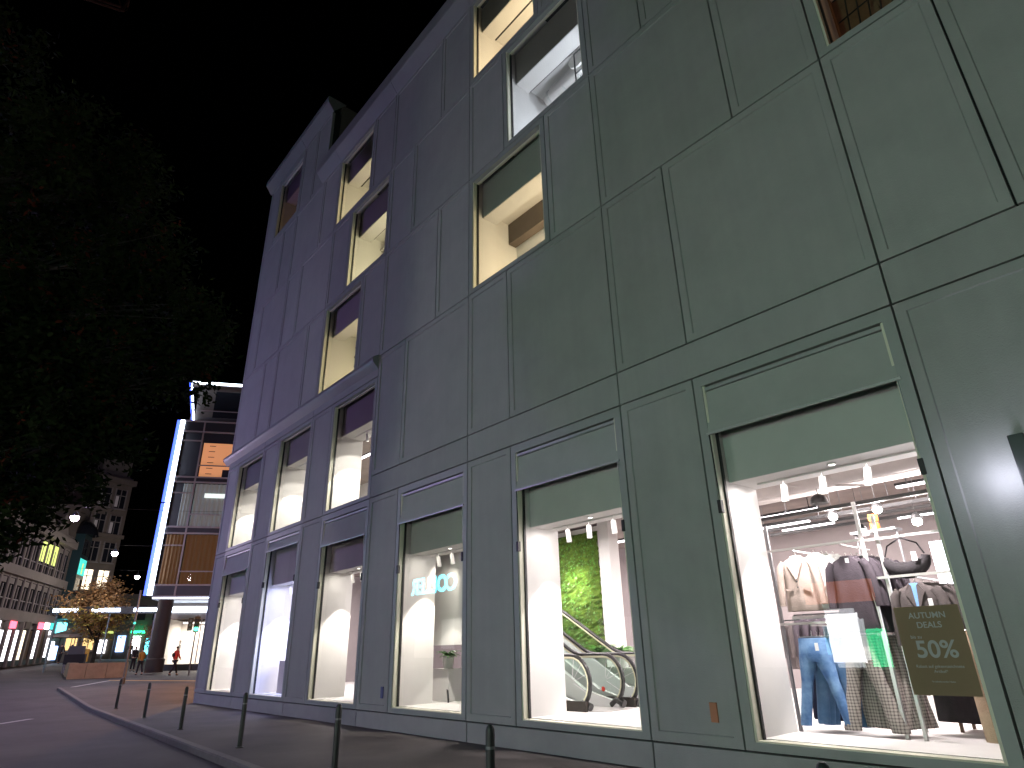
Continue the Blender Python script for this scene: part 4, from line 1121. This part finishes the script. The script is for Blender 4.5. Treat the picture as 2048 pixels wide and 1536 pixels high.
for i, s in enumerate((1.4, 3.4, 4.3)):
    e = empty('mannequin', LF.p(s, -5.2, 1.12), 'white %s mannequin behind the corner shop window' % ('leftmost', 'middle', 'rightmost')[i], 'mannequin')
    q = MB(); x, y, z = LF.p(s, -5.2, 1.12)
    q.loft([(z, x - .08, y, .06, .06, 0), (z + .45, x - .1, y, .07, .07, 0), (z + .85, x, y, .17, .12, 0), (z + 1.1, x, y, .13, .1, 0), (z + 1.42, x, y, .21, .12, 0), (z + 1.5, x, y, .08, .07, 0), (z + 1.58, x, y, .06, .06, 0), (z + 1.66, x, y, .09, .1, 0), (z + 1.78, x, y, .09, .1, 0), (z + 1.84, x, y, .03, .04, 0)], 14)
    obj('body', q, 'white_paint', e)
    q = MB(); q.tube([(x + .2, y, z + 1.38), (x + .32, y - .05, z + 1.1), (x + .22, y - .2, z + .95)], [.05, .045, .035], 8); q.tube([(x - .2, y, z + 1.38), (x - .3, y - .05, z + 1.1), (x - .34, y - .05, z + .85)], [.05, .045, .035], 8); obj('arms', q, 'white_paint', e)
q = MB(); q.lathe([(.62, 0), (.62, .9), (.52, .95), (.52, 5.0)], 20, (-54.9, 12.75, .66)); obj('pillar', q, 'pillar_dark', led)

# ---------------------------------------------------------------- street of shops at the far left
AF = Frame(-71.12, 5.04, -.926, .3775)   # normal points to the street side
if AF.n[0] * 71 + AF.n[1] * -5 < 0: AF.n = (-AF.n[0], -AF.n[1])
ha = 1.05
sa = empty('shop_building', AF.p(0, -4, ha), 'pale stone shop building with tall window bays and glowing shop fronts at the far left', 'building')
fbox(AF, 'wall', 'stone_light', sa, (-14, 10.6, -8, -.25, ha - .3, ha + 12.5))
fbox(AF, 'sign_band', 'stone_light', sa, (-14, 10.6, -.248, .05, ha + 3.75, ha + 4.6))
fbox(AF, 'cornice', 'stone_light', sa, (-14, 10.6, -.248, .25, ha + 7.25, ha + 8.0)); fbox(AF, 'cornice', 'stone_light', sa, (-14, 10.6, -.248, .35, ha + 11.2, ha + 12.0))
sh_c = ['lit_white', 'lit_white', 'lit_cream', 'wood_brown', 'lit_white', 'wood_brown', 'lit_white']
sg_c = ['lit_red', 'lit_orange', 'stone_dark', 'lit_blue', 'lit_red', 'lit_white', 'lit_teal']
for i in range(14):
    s = -13.2 + i * 1.7
    j = (i - 7) % 7
    gl = AF
    zb = gz(AF.p(s, 0, 0)[0])
    w_ = fbox(AF, 'shop_window', sh_c[j], sa, (s + .30, s + 1.25, -.24, -.06, zb + .55, zb + 2.95))
    fbox(AF, 'frame', 'mullion_dark', w_, (s + .22, s + .30, -.24, -.02, zb + .1, zb + 3.05), (s + 1.25, s + 1.33, -.24, -.02, zb + .1, zb + 3.05), (s + .3, s + 1.25, -.24, -.02, zb + .1, zb + .54))
    fbox(AF, 'pier', 'stone_light', sa, (s - .12, s + .18, -.24, .06, zb, zb + 3.7))
    if i % 2 == 1 or j in (0, 5): fbox(AF, 'shop_sign', sg_c[j], sa, (s + .2, s + 1.4, -.05, .15, zb + 3.1, zb + 3.65))
    for (z0, z1, nm) in ((4.7, 7.1, 0), (8.1, 11.0, 1)):
        lit = nm == 1 and i in (9, 10, 11)
        w_ = fbox(AF, 'window', 'window_dark', sa, (s + .11, s + 1.53, -.26, -.235, ha + z0, ha + z1))
        if lit: fbox(AF, 'lit_pane', 'lit_yellow', w_, (s + .2, s + 1.45, -.234, -.225, ha + z0 + 1.0, ha + z1 - .1))
        else: fbox(AF, 'blind', 'stone_light', w_, (s + .2, s + 1.25, -.234, -.225, ha + z1 - .5, ha + z1 - .05))
        fbox(AF, 'frame', 'mullion', w_, (s + .68, s + .76, -.234, -.18, ha + z0, ha + z1 - .6), (s + .16, s + 1.28, -.234, -.18, ha + z0 + .7, ha + z0 + .78))
        fbox(AF, 'pilaster', 'stone_light', sa, (s - .16, s + .10, -.245, -.14, ha + z0 - .1, ha + z1 + .15))
q = MB()
for s0 in (1, 5.2):
    P = [AF.p(s0, -.3, ha + 12.0), AF.p(s0 + 4.2, -.3, ha + 12.0), AF.p(s0 + 2.1, -.3, ha + 14.5)]
    P2 = [AF.p(s0, -6, ha + 12.0), AF.p(s0 + 4.2, -6, ha + 12.0), AF.p(s0 + 2.1, -6, ha + 14.5)]
    q.add(P + P2, [(0, 1, 2), (5, 4, 3), (0, 3, 4, 1), (1, 4, 5, 2), (2, 5, 3, 0)])
fixnormals(obj('gable', q, 'stone_light', sa))
# teal bay building
sb = empty('bay_building', AF.p(12.3, -3, 1.4), 'narrow stone house with a teal glazed bay beside the shop building', 'building')
fbox(AF, 'wall', 'stone_dark', sb, (10.62, 14, -6, -.2, 1.2, 17))
fbox(AF, 'bay', 'teal', sb, (11.0, 13.6, -.198, .7, 5.5, 14.0))
for k in range(3):
    for l in range(4):
        zz = 5.9 + l * 2.0; s = 11.12 + k * .82
        w_ = fbox(AF, 'window', 'window_dark' if not (l == 2) else 'lit_teal', sb, (s, s + .68, .702, .73, zz, zz + 1.6))
        if l == 2 and k == 1: fbox(AF, 'lit_pane', 'lit_yellow', w_, (s + .2, s + .6, .731, .74, zz + .1, zz + 1.2))
q = MB(); P = AF.p(12.3, .1, 14.0); q.lathe([(1.5, 0), (1.3, .7), (.8, 1.3), (.1, 1.7)], 12, P); obj('bay_roof', q, 'window_dark', sb)
w_ = fbox(AF, 'shop_window', 'lit_white', sb, (11.0, 12.2, -.19, -.1, 1.7, 3.4)); fbox(AF, 'shop_window', 'lit_blue', sb, (12.4, 13.6, -.19, -.1, 1.7, 3.0))
fbox(AF, 'shop_sign', 'lit_cyan', sb, (11.6, 13.4, -.1, .3, 4.2, 5.2))
# brown building with lit windows
CF = Frame(-84.08, 10.33, -.35, .94)
if CF.n[0] * 84 + CF.n[1] * -10 < 0: CF.n = (-CF.n[0], -CF.n[1])
sc_ = empty('brown_building', CF.p(2, -5, 1.5), 'tall brown stone building with warmly lit windows behind the autumn tree', 'building')
fbox(CF, 'wall', 'stone_brown', sc_, (0, 3.9, -9, -.2, 1.2, 21.5))
fbox(CF, 'cornice', 'stone_brown', sc_, (-.1, 4.1, -9, .3, 20.6, 21.2)); fbox(CF, 'cornice', 'stone_brown', sc_, (-.05, 4.0, -.198, .15, 14.4, 14.8))
fbox(CF, 'roof', 'stone_dark', sc_, (.3, 3.6, -8, -.6, 21.52, 23.5))
cm = ['lit_amber', 'lit_amber', 'lit_cream', 'window_dark', 'window_dark', 'window_dark']
for l in range(6):
    for k in range(2):
        s = .45 + k * 1.75; zz = 2.6 + l * 3.05
        w_ = fbox(CF, 'window', cm[l], sc_, (s, s + 1.15, -.25, -.17, zz, zz + 2.1))
        fbox(CF, 'frame', 'stone_light', w_, (s + .54, s + .61, -.168, -.12, zz, zz + 2.1), (s - .12, s, -.198, -.1, zz - .1, zz + 2.2), (s + 1.15, s + 1.27, -.198, -.1, zz - .1, zz + 2.2), (s, s + 1.15, -.168, -.12, zz + 1.4, zz + 1.47), (s - .2, s + 1.35, -.198, .05, zz - .2, zz - .1))
        if l >= 4: fbox(CF, 'curtain', 'white_paint', w_, (s + .06, s + .4, -.168, -.15, zz + .1, zz + 1.35))
        if l in (1,): fbox(CF, 'balcony', 'stone_dark', sc_, (s - .2, s + 1.35, -.19, .7, zz - .4, zz - .21))
# row of stalls closing the square
DF = Frame(-95, 12.5, .38, .925)
if DF.n[0] * 95 + DF.n[1] * -12 < 0: DF.n = (-DF.n[0], -DF.n[1])
sd = empty('arcade_building', DF.p(8, -4, 1.8), 'low arcade of brightly lit stalls closing the far side of the square', 'building')
fbox(DF, 'wall', 'stone_dark', sd, (-1, 22, -6, -.2, 1.3, 8.5))
fbox(DF, 'roof', 'stone_dark', sd, (-1.2, 22.2, -6.2, .4, 8.52, 9.0))
dc = ['lit_white', 'lit_cream', 'lit_white', 'lit_blue', 'lit_white', 'lit_cyan', 'lit_white', 'lit_cream', 'lit_white', 'lit_amber', 'lit_white', 'lit_white', 'lit_cream']
for i in range(13):
    s = -.6 + i * 1.7; zz = 2.0 + random.uniform(0, .5)
    w_ = fbox(DF, 'shop_window', dc[i], sd, (s + random.uniform(.1, .4), s + random.uniform(.8, 1.35), -.19, -.05, zz, zz + random.uniform(1.2, 2.0)))
    fbox(DF, 'pier', 'stone_light', sd, (s - .14, s + .06, -.198, .1, 1.4, 5.2))
    if i % 2 == 0: fbox(DF, 'awning', 'lit_green' if i in (4,) else 'lit_yellow' if i in (2, 8) else 'teal', sd, (s + .1, s + 1.5, -.1, .5, 4.5, 4.75))
    w_ = fbox(DF, 'window', 'window_dark', sd, (s + .3, s + 1.2, -.19, -.17, 6.0, 7.7))

# ---------------------------------------------------------------- square: planter, tree, parasol, bench, poles, lamps
pl = empty('stone_planter', (-51.7, 9.1, .6), 'long low tan stone planter at the edge of the square', 'planter')
pa, pb = Vector((-51.9, 7.0, 0)), Vector((-51.5, 10.35, 0))
PF = Frame(-51.95, 7.1, .1, .995)
for s0, s1 in ((0, .95), (.97, 2.1), (2.12, 3.3)): fbox(PF, 'slab', 'planter_stone', pl, (s0, s1, -.55, .0, .45, 1.42))
fbox(PF, 'slab', 'planter_stone', pl, (-.0, .5, -9, -.56, .6, 1.45)); fbox(PF, 'soil', 'bark', pl, (.52, 3.25, -3, -.56, .6, 1.3))
tr2 = empty('autumn_tree', (-63.7, 10.2, .94), 'small autumn tree with thin russet and yellow foliage on the square', 'tree')
def limbs(q, p, d, L, r, depth, tips):
    n = 4; pts = [Vector(p)]; dd = Vector(d).normalized()
    for i in range(n):
        dd = (dd + Vector((random.uniform(-.14, .14), random.uniform(-.14, .14), random.uniform(-.03, .12)))).normalized()
        pts.append(pts[-1] + dd * L / n)
    q.tube(pts, [r * (1 - .5 * i / n) for i in range(n + 1)], 6)
    tips.append(pts[-1]); tips.append(pts[2])
    if depth > 0:
        for _ in range(3):
            nd = (dd + Vector((random.uniform(-.9, .9), random.uniform(-.9, .9), random.uniform(-.2, .6)))).normalized()
            limbs(q, pts[random.randint(2, n)], nd, L * .68, r * .5, depth - 1, tips)
q = MB(); tips = []
q.tube([(-63.7, 10.2, .9), (-63.68, 10.22, 2.2), (-63.65, 10.2, 3.2)], [.16, .13, .11], 8); obj('trunk', q, 'bark', tr2)
q = MB()
for _ in range(9):
    a = random.uniform(0, 6.28); limbs(q, (-63.65, 10.2, random.uniform(2.6, 3.4)), (math.cos(a) * .75, math.sin(a) * .75, random.uniform(.4, 1.1)), 2.4, .06, 2, tips)
obj('branches', q, 'bark', tr2)
def leaves(tips, n, size, spread, filt=None):
    q = MB()
    for i in range(n):
        t = random.choice(tips); p = t + Vector((random.gauss(0, spread), random.gauss(0, spread), random.gauss(0, spread)))
        if filt and not filt(p): continue
        s = size * random.uniform(.6, 1.3); u = Vector((random.gauss(0, 1), random.gauss(0, 1), random.gauss(0, .6))).normalized(); v = u.orthogonal().normalized(); v.rotate(__import__('mathutils').Quaternion(u, random.uniform(0, 6.28)))
        q.add([p - u * s, p - u * s * .1 + v * s * .42, p + u * s, p - u * s * .1 - v * s * .42], [(0, 1, 2, 3)])
    return q
obj('crown', leaves(tips, 9000, .13, .42), 'leaf_autumn', tr2, kind='stuff'); obj('crown', leaves(tips, 6500, .13, .5, lambda p: p.z < 5.4), 'leaf_yellow', tr2, kind='stuff')
for i, (x, y, h) in enumerate(((-66, 15.2, 4.0), (-70, 18.0, 4.2))):
    e = empty('square_tree', (x, y, gz(x)), 'low dark yellowish tree beyond the pillar, the %s one' % ('nearer', 'farther')[i], 'tree')
    q = MB(); q.tube([(x, y, gz(x)), (x, y, 2.8)], [.12, .09], 7); obj('trunk', q, 'bark', e)
    tp = [Vector((x + random.gauss(0, 1.0), y + random.gauss(0, 1.0), 3.6 + random.gauss(0, .5))) for _ in range(60)]
    obj('crown', leaves(tp, 1400, .12, .3), 'leaf_autumn', e, kind='stuff')
ps = empty('market_parasol', (-66, 9.0, 1.0), 'pale square market parasol open beside the autumn tree', 'parasol')
q = MB(); c0 = (-66.0, 9.0); rr = 2.0; pts = [(c0[0] + rr * math.cos(math.pi / 4 * k + .4), c0[1] + rr * math.sin(math.pi / 4 * k + .4), 3.55) for k in range(8)]
q.v = pts + [(c0[0], c0[1], 4.15)] + [(a, b, c - .22) for a, b, c in pts]
q.f = [(k, (k + 1) % 8, 8) for k in range(8)] + [(9 + k, 9 + (k + 1) % 8, (k + 1) % 8, k) for k in range(8)]
obj('canopy', q, 'parasol', ps); q = MB(); q.tube([(-66, 9, 1.0), (-66, 9, 4.1)], .035, 8); obj('pole', q, 'metal_grey', ps)
q = MB(); q.lathe([(.35, 0), (.35, .1), (.06, .14)], 14, (-66, 9, 1.0)); obj('foot', q, 'stone_dark', ps)
bn = empty('cargo_trolley', (-57.2, 8.05, .77), 'dark loaded trolley with thin legs standing left of the stone planter', 'trolley')
BF = Frame(-57.6, 7.5, .3, .95)
fbox(BF, 'box', 'cloth_dark', bn, (0, 1.25, -.35, .35, 1.35, 2.0)); fbox(BF, 'load', 'cloth_grey', bn, (.15, 1.1, -.3, .3, 2.004, 2.55))
for s in (.06, 1.2):
    for o_ in (-.3, .3): fbox(BF, 'leg', 'metal_grey', bn, (s - .025, s + .025, o_ - .025, o_ + .025, .77, 1.349))
fbox(BF, 'crossbar', 'metal_grey', bn, (.09, 1.17, .28, .32, 1.0, 1.05))
sp = empty('sign_pole', (-43.5, 8.65, .38), 'thin grey pole standing behind the most distant bollard', 'pole')
q = MB(); q.tube([(-43.5, 8.65, .3), (-43.5, 8.65, 5.3)], .055, 8); obj('mast', q, 'metal_grey', sp)
q = MB(); q.tube([(-43.5, 8.65, 3.5), (-43.3, 8.62, 3.5)], .07, 8); obj('signal_lens', q, 'lit_teal', sp)
q = MB(); q.lathe([(.11, 0), (.11, .3), (.056, .34)], 10, (-43.5, 8.65, .36)); obj('foot', q, 'metal_grey', sp)
yb = empty('yellow_sign', (-62.0, 9.3, .9), 'small yellow sign on a post left of the autumn tree trunk', 'sign')
q = MB(); q.box(-62.05, -62.0, 9.1, 9.6, 1.5, 2.4); obj('plate', q, 'cloth_mustard', yb); q = MB(); q.tube([(-62.08, 9.35, .85), (-62.08, 9.35, 1.9)], .03, 6); obj('post', q, 'metal_grey', yb)
tl = empty('traffic_light', (-49.2, 13.6, .54), 'traffic light on a post showing green before the corner shop', 'traffic light')
q = MB(); q.tube([(-49.2, 13.6, .5), (-49.2, 13.6, 4.3)], .05, 8); obj('post', q, 'metal_grey', tl)
hx = Vector((.93, -.26, 0)).normalized(); HF = Frame(-49.2, 13.6, .26, .96)
fbox(HF, 'signal_head', 'black', tl, (-.17, .17, .06, .30, 3.2, 4.2)); fbox(HF, 'signal_head', 'black', tl, (-.55, -.25, -.1, .1, 3.3, 4.1))
for k, (zz, m) in enumerate(((3.95, 'cloth_dark'), (3.68, 'cloth_dark'), (3.40, 'green_glow'))):
    q = MB(); c0 = HF.p(0, .302, zz); c1 = HF.p(0, .33, zz); q.tube([c0, c1], .13, 12); obj('lens', q, m, tl)
    q = MB(); c1 = HF.p(0, .46, zz + .12); c0 = HF.p(0, .31, zz + .12); q.tube([c0, c1], .05, 6); obj('visor', q, 'black', tl)
    q = MB(); c0 = HF.p(-.4, .102, zz - .02); c1 = HF.p(-.4, .13, zz - .02); q.tube([c0, c1], .09, 10); obj('lens', q, 'cloth_grey', tl)
light('signal_light', 'POINT', HF.p(0, .6, 3.4), 6, (.05, 1, .55), None, .05)
# hanging street lamps
def make_lamp():
    e = empty('hanging_street_lamp', (0, 0, 0), 'x', 'street lamp', 'lamps hung over the street')
    q = MB(); q.lathe([(.05, .36), (.10, .30), (.20, .14), (.22, .09)], 16); obj('hood', q, 'metal_grey', e, local=True)
    q = MB(); q.lathe([(.05, -.18), (.16, -.12), (.21, .0), (.21, .085)], 16); obj('globe', q, 'lamp_glow', e, local=True)
    q = MB(); q.tube([(0, 0, .36), (0, 0, .62)], .02, 6); obj('hanger', q, 'metal_grey', e, local=True)
    q = MB(); q.tube([(-3, -10, .95), (-1.5, -5, .72), (0, 0, .62), (1.5, 5, .72), (3, 10, .95)], .008, 5); obj('span_wire', q, 'black', e, local=True)
    return e
L0 = make_lamp()
lamps = [(-43, 4.5, 9, 'glowing hanging street lamp under the dark tree, nearest and highest in view', 1000), (-56.7, 9, 9, 'glowing hanging street lamp between brown building and dark sky, second in the row', 900),
         (-72.7, 13.9, 9, 'glowing hanging street lamp beside the blue light strip, smallest of the row', 900), (-30, -8.5, 9, 'hanging street lamp beyond the dark tree, out of view', 2100)]
for i, (x, y, z, lab, e) in enumerate(lamps):
    if i == 0: L0.location = (x, y, z); L0['label'] = lab
    else: dup(L0, (x, y, z), 0, lab)
    light('street_light', 'POINT', (x, y, z - .32), e, ((.85, .66, 1), (1, .88, .80), (1, .88, .80), (.56, .33, 1))[i], None, .22)
# mast lamps added out of view to light the facade and the square
for i, (x, y, h, e, c, lab) in enumerate(((-1.5, -4.9, 4.6, 720, (.40, 1, .70), 'added low mast lamp, unseen behind the viewpoint, lighting the facade'), (-36.6, 12.6, 5.0, 1500, (1, .42, .10), 'added orange mast lamp hidden round the far corner of the store'))):
    t = empty('added_mast_lamp', (x, y, gz(x) - .1), lab, 'street lamp')
    q = MB(); q.tube([(x, y, gz(x) - .1), (x, y, gz(x) + h - .15)], [.07, .045], 10); obj('mast', q, 'metal_grey', t)
    q = MB(); q.lathe([(.06, -.15), (.14, -.1), (.16, .1), (.10, .2)], 14, (x, y, gz(x) + h)); obj('globe', q, 'lit_cream', t)
    q = MB(); q.lathe([(.2, .2), (.17, .27), (.02, .3)], 14, (x, y, gz(x) + h)); obj('cap', q, 'metal_grey', t)
    light('mast_fill', 'POINT', (x + (.4 if i == 0 else -.4), y, gz(x) + h - .25), e, c, None, .2)

# ---------------------------------------------------------------- big dark tree
bt = empty('street_tree', (-14.6, -3.2, -.12), 'large dark leafy tree with reddish leaf tips filling the upper left', 'tree')
q = MB(); q.tube([(-14.6, -3.2, -.15), (-14.65, -3.15, 1.2), (-14.75, -3.0, 3.0), (-14.9, -2.7, 5.2), (-15, -2.3, 7.5)], [.34, .28, .25, .21, .15], 12); obj('trunk', q, 'bark', bt)
cl = [(-14.97, -.87, 11.7, 1.8), (-15, .0, 12.2, 1.5), (-14.94, .9, 12.0, 1.1), (-15, -.1, 9.8, 2.1), (-14.9, 1.3, 10.2, 1.4), (-14.7, 2.2, 9.0, 1.2), (-14.6, 2.9, 8.5, .85), (-14.5, 3.3, 8.3, .7), (-14.6, 2.8, 7.4, .7), (-15, -.6, 7.4, 1.6), (-14.9, .9, 6.5, 1.2), (-15, .6, 7.5, 1.7), (-14.8, 1.9, 7.3, 1.2), (-14.97, .7, 5.6, 1.3), (-14.83, 1.5, 5.9, .95),
      (-14.9, 1.15, 4.7, .7), (-14.97, .6, 4.3, .7), (-14.9, -2.3, 13.9, 1.3), (-15.0, -1.2, 6.0, 1.6), (-15.1, -1.5, 8.6, 2.0), (-14.9, -.6, 4.2, .9), (-14.9, .2, 3.7, .5)]
q = MB(); tps = []
for (x, y, z, r) in cl:
    st = Vector((-14.75 - random.uniform(0, .2), -3.0 + random.uniform(0, .6), max(2.6, z - 3.2 + random.uniform(-1, .6)))); en = Vector((x, y, z))
    mid = (st + en) / 2 + Vector((random.uniform(-.3, .3), random.uniform(-.2, .2), .35))
    q.tube([st, (st * .6 + mid * .4), mid, en], [.09, .07, .05, .02], 6)
    for _ in range(3):
        e2 = en + Vector((random.gauss(0, r * .3), random.gauss(0, r * .3), random.gauss(0, r * .3))); q.tube([mid, (mid + e2) / 2 + Vector((0, 0, .1)), e2], [.03, .02, .008], 5)
obj('limbs', q, 'bark', bt)
sub = []
for (x, y, z, r) in cl:
    for _ in range(int(16 * r * r) + 6):
        v = Vector((random.gauss(0, 1), random.gauss(0, 1), random.gauss(0, 1))).normalized() * r * random.uniform(.35, 1.0) ** .6
        sub.append(Vector((x, y, z)) + v)
obj('crown', leaves(sub, 44000, .085, .17), 'leaf_dark', bt, kind='stuff')
obj('crown', leaves([s for s in sub if random.random() < .22], 2400, .07, .12), 'leaf_red', bt, kind='stuff')
# beam end in the top left corner
bm_ = empty('crane_jib', (-39.8, -2.5, 41), 'dim rust coloured jib end reaching into the top left corner of the sky', 'crane jib')
JA, JB = Vector((-40.0, -.34, 43.2)), Vector((-38.5, -19, 36.0))
dv = (JB - JA)
q = MB()
for off in ((0, 0, 0), (.25, .15, 1.1), (-.5, .2, .9)): q.tube([JA + Vector(off), JB + Vector(off)], .09, 6)
obj('chord', q, 'rust', bm_)
q = MB()
for i in range(14):
    a = JA + dv * i / 14; b = JA + dv * (i + .5) / 14 + Vector((.25, .15, 1.1)); c_ = JA + dv * (i + 1) / 14; q.tube([a, b], .04, 5); q.tube([b, c_], .04, 5)
obj('lattice', q, 'rust', bm_)
q = MB(); q.tube([JA, JA + Vector((.25, .15, 1.1)), JA + Vector((-.5, .2, .9)), JA], .1, 6); obj('end_frame', q, 'rust', bm_)

# ---------------------------------------------------------------- people
def skinmesh(name, pts, edges, m, parent, sub=1):
    me = bpy.data.meshes.new(name); me.from_pydata([p[:3] for p in pts], edges, [])
    o = bpy.data.objects.new(name, me); COL.objects.link(o); o.parent = parent
    sk = o.modifiers.new('skin', 'SKIN'); sk.use_smooth_shade = True
    for i, p in enumerate(pts):
        r = p[3]; r = r if isinstance(r, tuple) else (r, r); me.skin_vertices[0].data[i].radius = r
    me.skin_vertices[0].data[0].use_root = True
    sd_ = o.modifiers.new('sub', 'SUBSURF'); sd_.levels = sub; sd_.render_levels = sub
    me.materials.append(MATS[m]); return o
def person(x, y, z, face, H, top, bottom, label, stride=.22, hairm='hair', group=None, lean=0, bag=None):
    """face: heading angle of the walk"""
    e = empty('person', (x, y, z), label, 'person', group, face - math.pi / 2)
    k = H / 1.75; s = stride
    # body: pelvis root, legs, torso, arms, head  (+y is forward)
    B = [(0, 0, .93, (.13, .10)), (0, 0, 1.10, (.12, .09)), (0, .01 + lean, 1.32, (.15, .10)), (0, .02 + lean, 1.45, (.12, .07)), (0, .03 + lean, 1.52, (.05, .05)), (0, .05 + lean, 1.60, (.075, .09)), (0, .05 + lean, 1.70, (.07, .085)),
         (-.09, .01, .88, .085), (-.09, s * .6, .50, .055), (-.09, s, .09, .04), (-.09, s + .14, .035, .035),
         (.09, .01, .88, .085), (.09, -s * .25, .50, .055), (.09, -s * 1.15, .12, .04), (.09, -s * 1.1 + .12, .04, .035),
         (-.20, .02 + lean, 1.42, .05), (-.24, -.08, 1.16, .04), (-.23, .04, .93, .032), (-.23, .09, .85, .03),
         (.20, .02 + lean, 1.42, .05), (.24, .10, 1.16, .04), (.22, .22, .98, .032), (.21, .28, .92, .03)]
    Ed = [(0, 1), (1, 2), (2, 3), (3, 4), (4, 5), (5, 6), (0, 7), (7, 8), (8, 9), (9, 10), (0, 11), (11, 12), (12, 13), (13, 14), (3, 15), (15, 16), (16, 17), (17, 18), (3, 19), (19, 20), (20, 21), (21, 22)]
    def S(P): return [(a * k, b * k, c * k, tuple(q_ * k for q_ in (r if isinstance(r, tuple) else (r, r)))) for a, b, c, r in P]
    skinmesh('body', S(B), Ed, 'skin', e)
    J = [(0, 0, .86, (.17, .135)), (0, 0, 1.10, (.155, .12)), (0, .01 + lean, 1.32, (.185, .13)), (0, .02 + lean, 1.46, (.13, .085)),
         (-.20, .02 + lean, 1.43, .068), (-.24, -.08, 1.16, .058), (-.23, .04, .95, .046), (.20, .02 + lean, 1.43, .068), (.24, .10, 1.16, .058), (.22, .21, 1.0, .046)]
    skinmesh('jacket', S(J), [(0, 1), (1, 2), (2, 3), (3, 4), (4, 5), (5, 6), (3, 7), (7, 8), (8, 9)], top, e)
    T = [(0, 0, .95, (.145, .115)), (-.09, .01, .86, .10), (-.09, s * .6, .50, .072), (-.09, s, .12, .058), (.09, .01, .86, .10), (.09, -s * .25, .50, .072), (.09, -s * 1.13, .15, .058)]
    skinmesh('trousers', S(T), [(0, 1), (1, 2), (2, 3), (0, 4), (4, 5), (5, 6)], bottom, e)
    for nm, yy, zz in (('shoe', s, .04), ('shoe', -s * 1.12, .055)):
        xx = -.09 if yy > 0 else .09
        skinmesh('shoe', S([(xx, yy - .05, zz + .01, (.045, .045)), (xx, yy + .15, zz - .0, (.042, .032))]), [(0, 1)], 'cloth_dark', e)
    skinmesh('hair', S([(0, .01 + lean, 1.60, (.078, .07)), (0, .03 + lean, 1.69, (.085, .10)), (0, .04 + lean, 1.75, (.06, .08))]), [(0, 1), (1, 2)], hairm, e)
    if bag: skinmesh('backpack', S([(0, -.17 + lean, 1.10, (.14, .09)), (0, -.16 + lean, 1.38, (.13, .08))]), [(0, 1)], bag, e)
    return e
person(-48.76, 12.51, gz(-48.76) + .02, R(100), 1.77, 'cloth_red', 'cloth_dark', 'person in a bright red jacket and dark trousers walking before the corner shop', .26, bag='cloth_dark')
person(-50.99, 10.99, gz(-50.99) + .02, R(200), 1.66, 'cloth_mustard', 'cloth_dark', 'person in a mustard jacket walking towards the pillar', .18)
person(-56.2, 11.6, gz(-56.2) + .02, R(20), 1.72, 'cloth_dark', 'cloth_dark', 'person in dark clothes standing just left of the mustard jacket', .06)
person(-77.2, 9.6, gz(-77.2), R(150), 1.78, 'cloth_dark', 'cloth_dark', 'person in black clothes outside the teal bay house, left of a pair', .12)
person(-76.4, 10.3, gz(-76.4), R(160), 1.7, 'cloth_grey', 'cloth_dark', 'person in grey clothes outside the teal bay house, right of a pair', .12)
person(-80, 16.0, gz(-80), R(10), 1.75, 'cloth_dark', 'cloth_dark', 'dark figure before the lit stalls of the arcade, left one', .15)
person(-78, 18.4, gz(-78), R(190), 1.72, 'cloth_grey', 'cloth_dark', 'dark figure before the lit stalls of the arcade, right one', .15)

# ---------------------------------------------------------------- other side of the street (seen as reflections in the panes)
ob = empty('opposite_building', (-10, -14, 0), 'shop building across the street from the department store', 'building')
q = MB(); q.box(-34, 16, -22, -13.3, -.2, 16); obj('wall', q, 'stone_dark', ob)
def ow(x0, x1, z0, z1, m, nm='shop_window'):
    q = MB(); q.box(x0, x1, -13.298, -13.2, z0, z1); return obj(nm, q, m, ob)
ow(-13.55, -12.2, .8, 2.75, 'opp_white'); ow(-13.75, -13.56, 1.1, 2.3, 'lit_cyan'); ow(-13.54, -12.3, 2.76, 2.95, 'opp_mid'); ow(-12.19, -12.0, .9, 2.5, 'opp_mid'); ow(-13.4, -12.3, .6, .79, 'opp_mid'); ow(-11.95, -11.2, .62, 2.1, 'opp_green'); ow(-14.3, -11.3, 3.2, 4.1, 'opp_orange', 'shop_sign')
ow(-5.4, -1.0, .6, 3.2, 'opp_soft'); ow(-20, -15, .6, 3.2, 'opp_dim'); ow(0, 5, .6, 3.2, 'opp_soft'); ow(-27, -22, .6, 3.2, 'opp_dim'); ow(6, 11, .6, 3.2, 'opp_soft')
for i in range(9):
    for j in range(2): w_ = ow(-32 + i * 5, -30 + i * 5, 6.0 + j * 4, 8.6 + j * 4, 'window_dark', 'window')
cs = empty('corner_sign_house', (-46, -16, .3), 'corner shop house across the street carrying a cyan letter sign', 'building')
q = MB(); q.box(-60, -37, -24, -13.2, .1, 13); obj('wall', q, 'stone_dark', cs)
q = MB(); q.box(-50, -38.5, -13.19, -13.1, 5.3, 7.7); obj('sign_board', q, 'joint', cs)
def wtext(body, x, z, size, m, par, y, sx=1):
    c = bpy.data.curves.new('sign_letters', 'FONT'); c.body = body; c.size = size; c.align_x = 'CENTER'; c.align_y = 'CENTER'; c.extrude = .03; c.offset = .03
    c.materials.append(MATS[m]); o = bpy.data.objects.new('sign_letters', c); COL.objects.link(o); o.parent = par
    o.location = Vector((x, y, z)) - worldloc(par); o.rotation_euler = (R(90), 0, R(180)); o.scale = (sx, 1, 1); return tomesh(o)
wtext('COLLER', -44.4, 6.55, 1.75, 'sign_cyan', cs, -13.03, 1.02)
q = MB(); q.box(-47, -44.2, -13.19, -13.1, 1.2, 3.6); obj('shop_window', q, 'opp_dim', cs); q = MB(); q.box(-43.2, -41.6, -13.19, -13.1, 1.8, 3.9); obj('shop_window', q, 'lit_soft', cs)
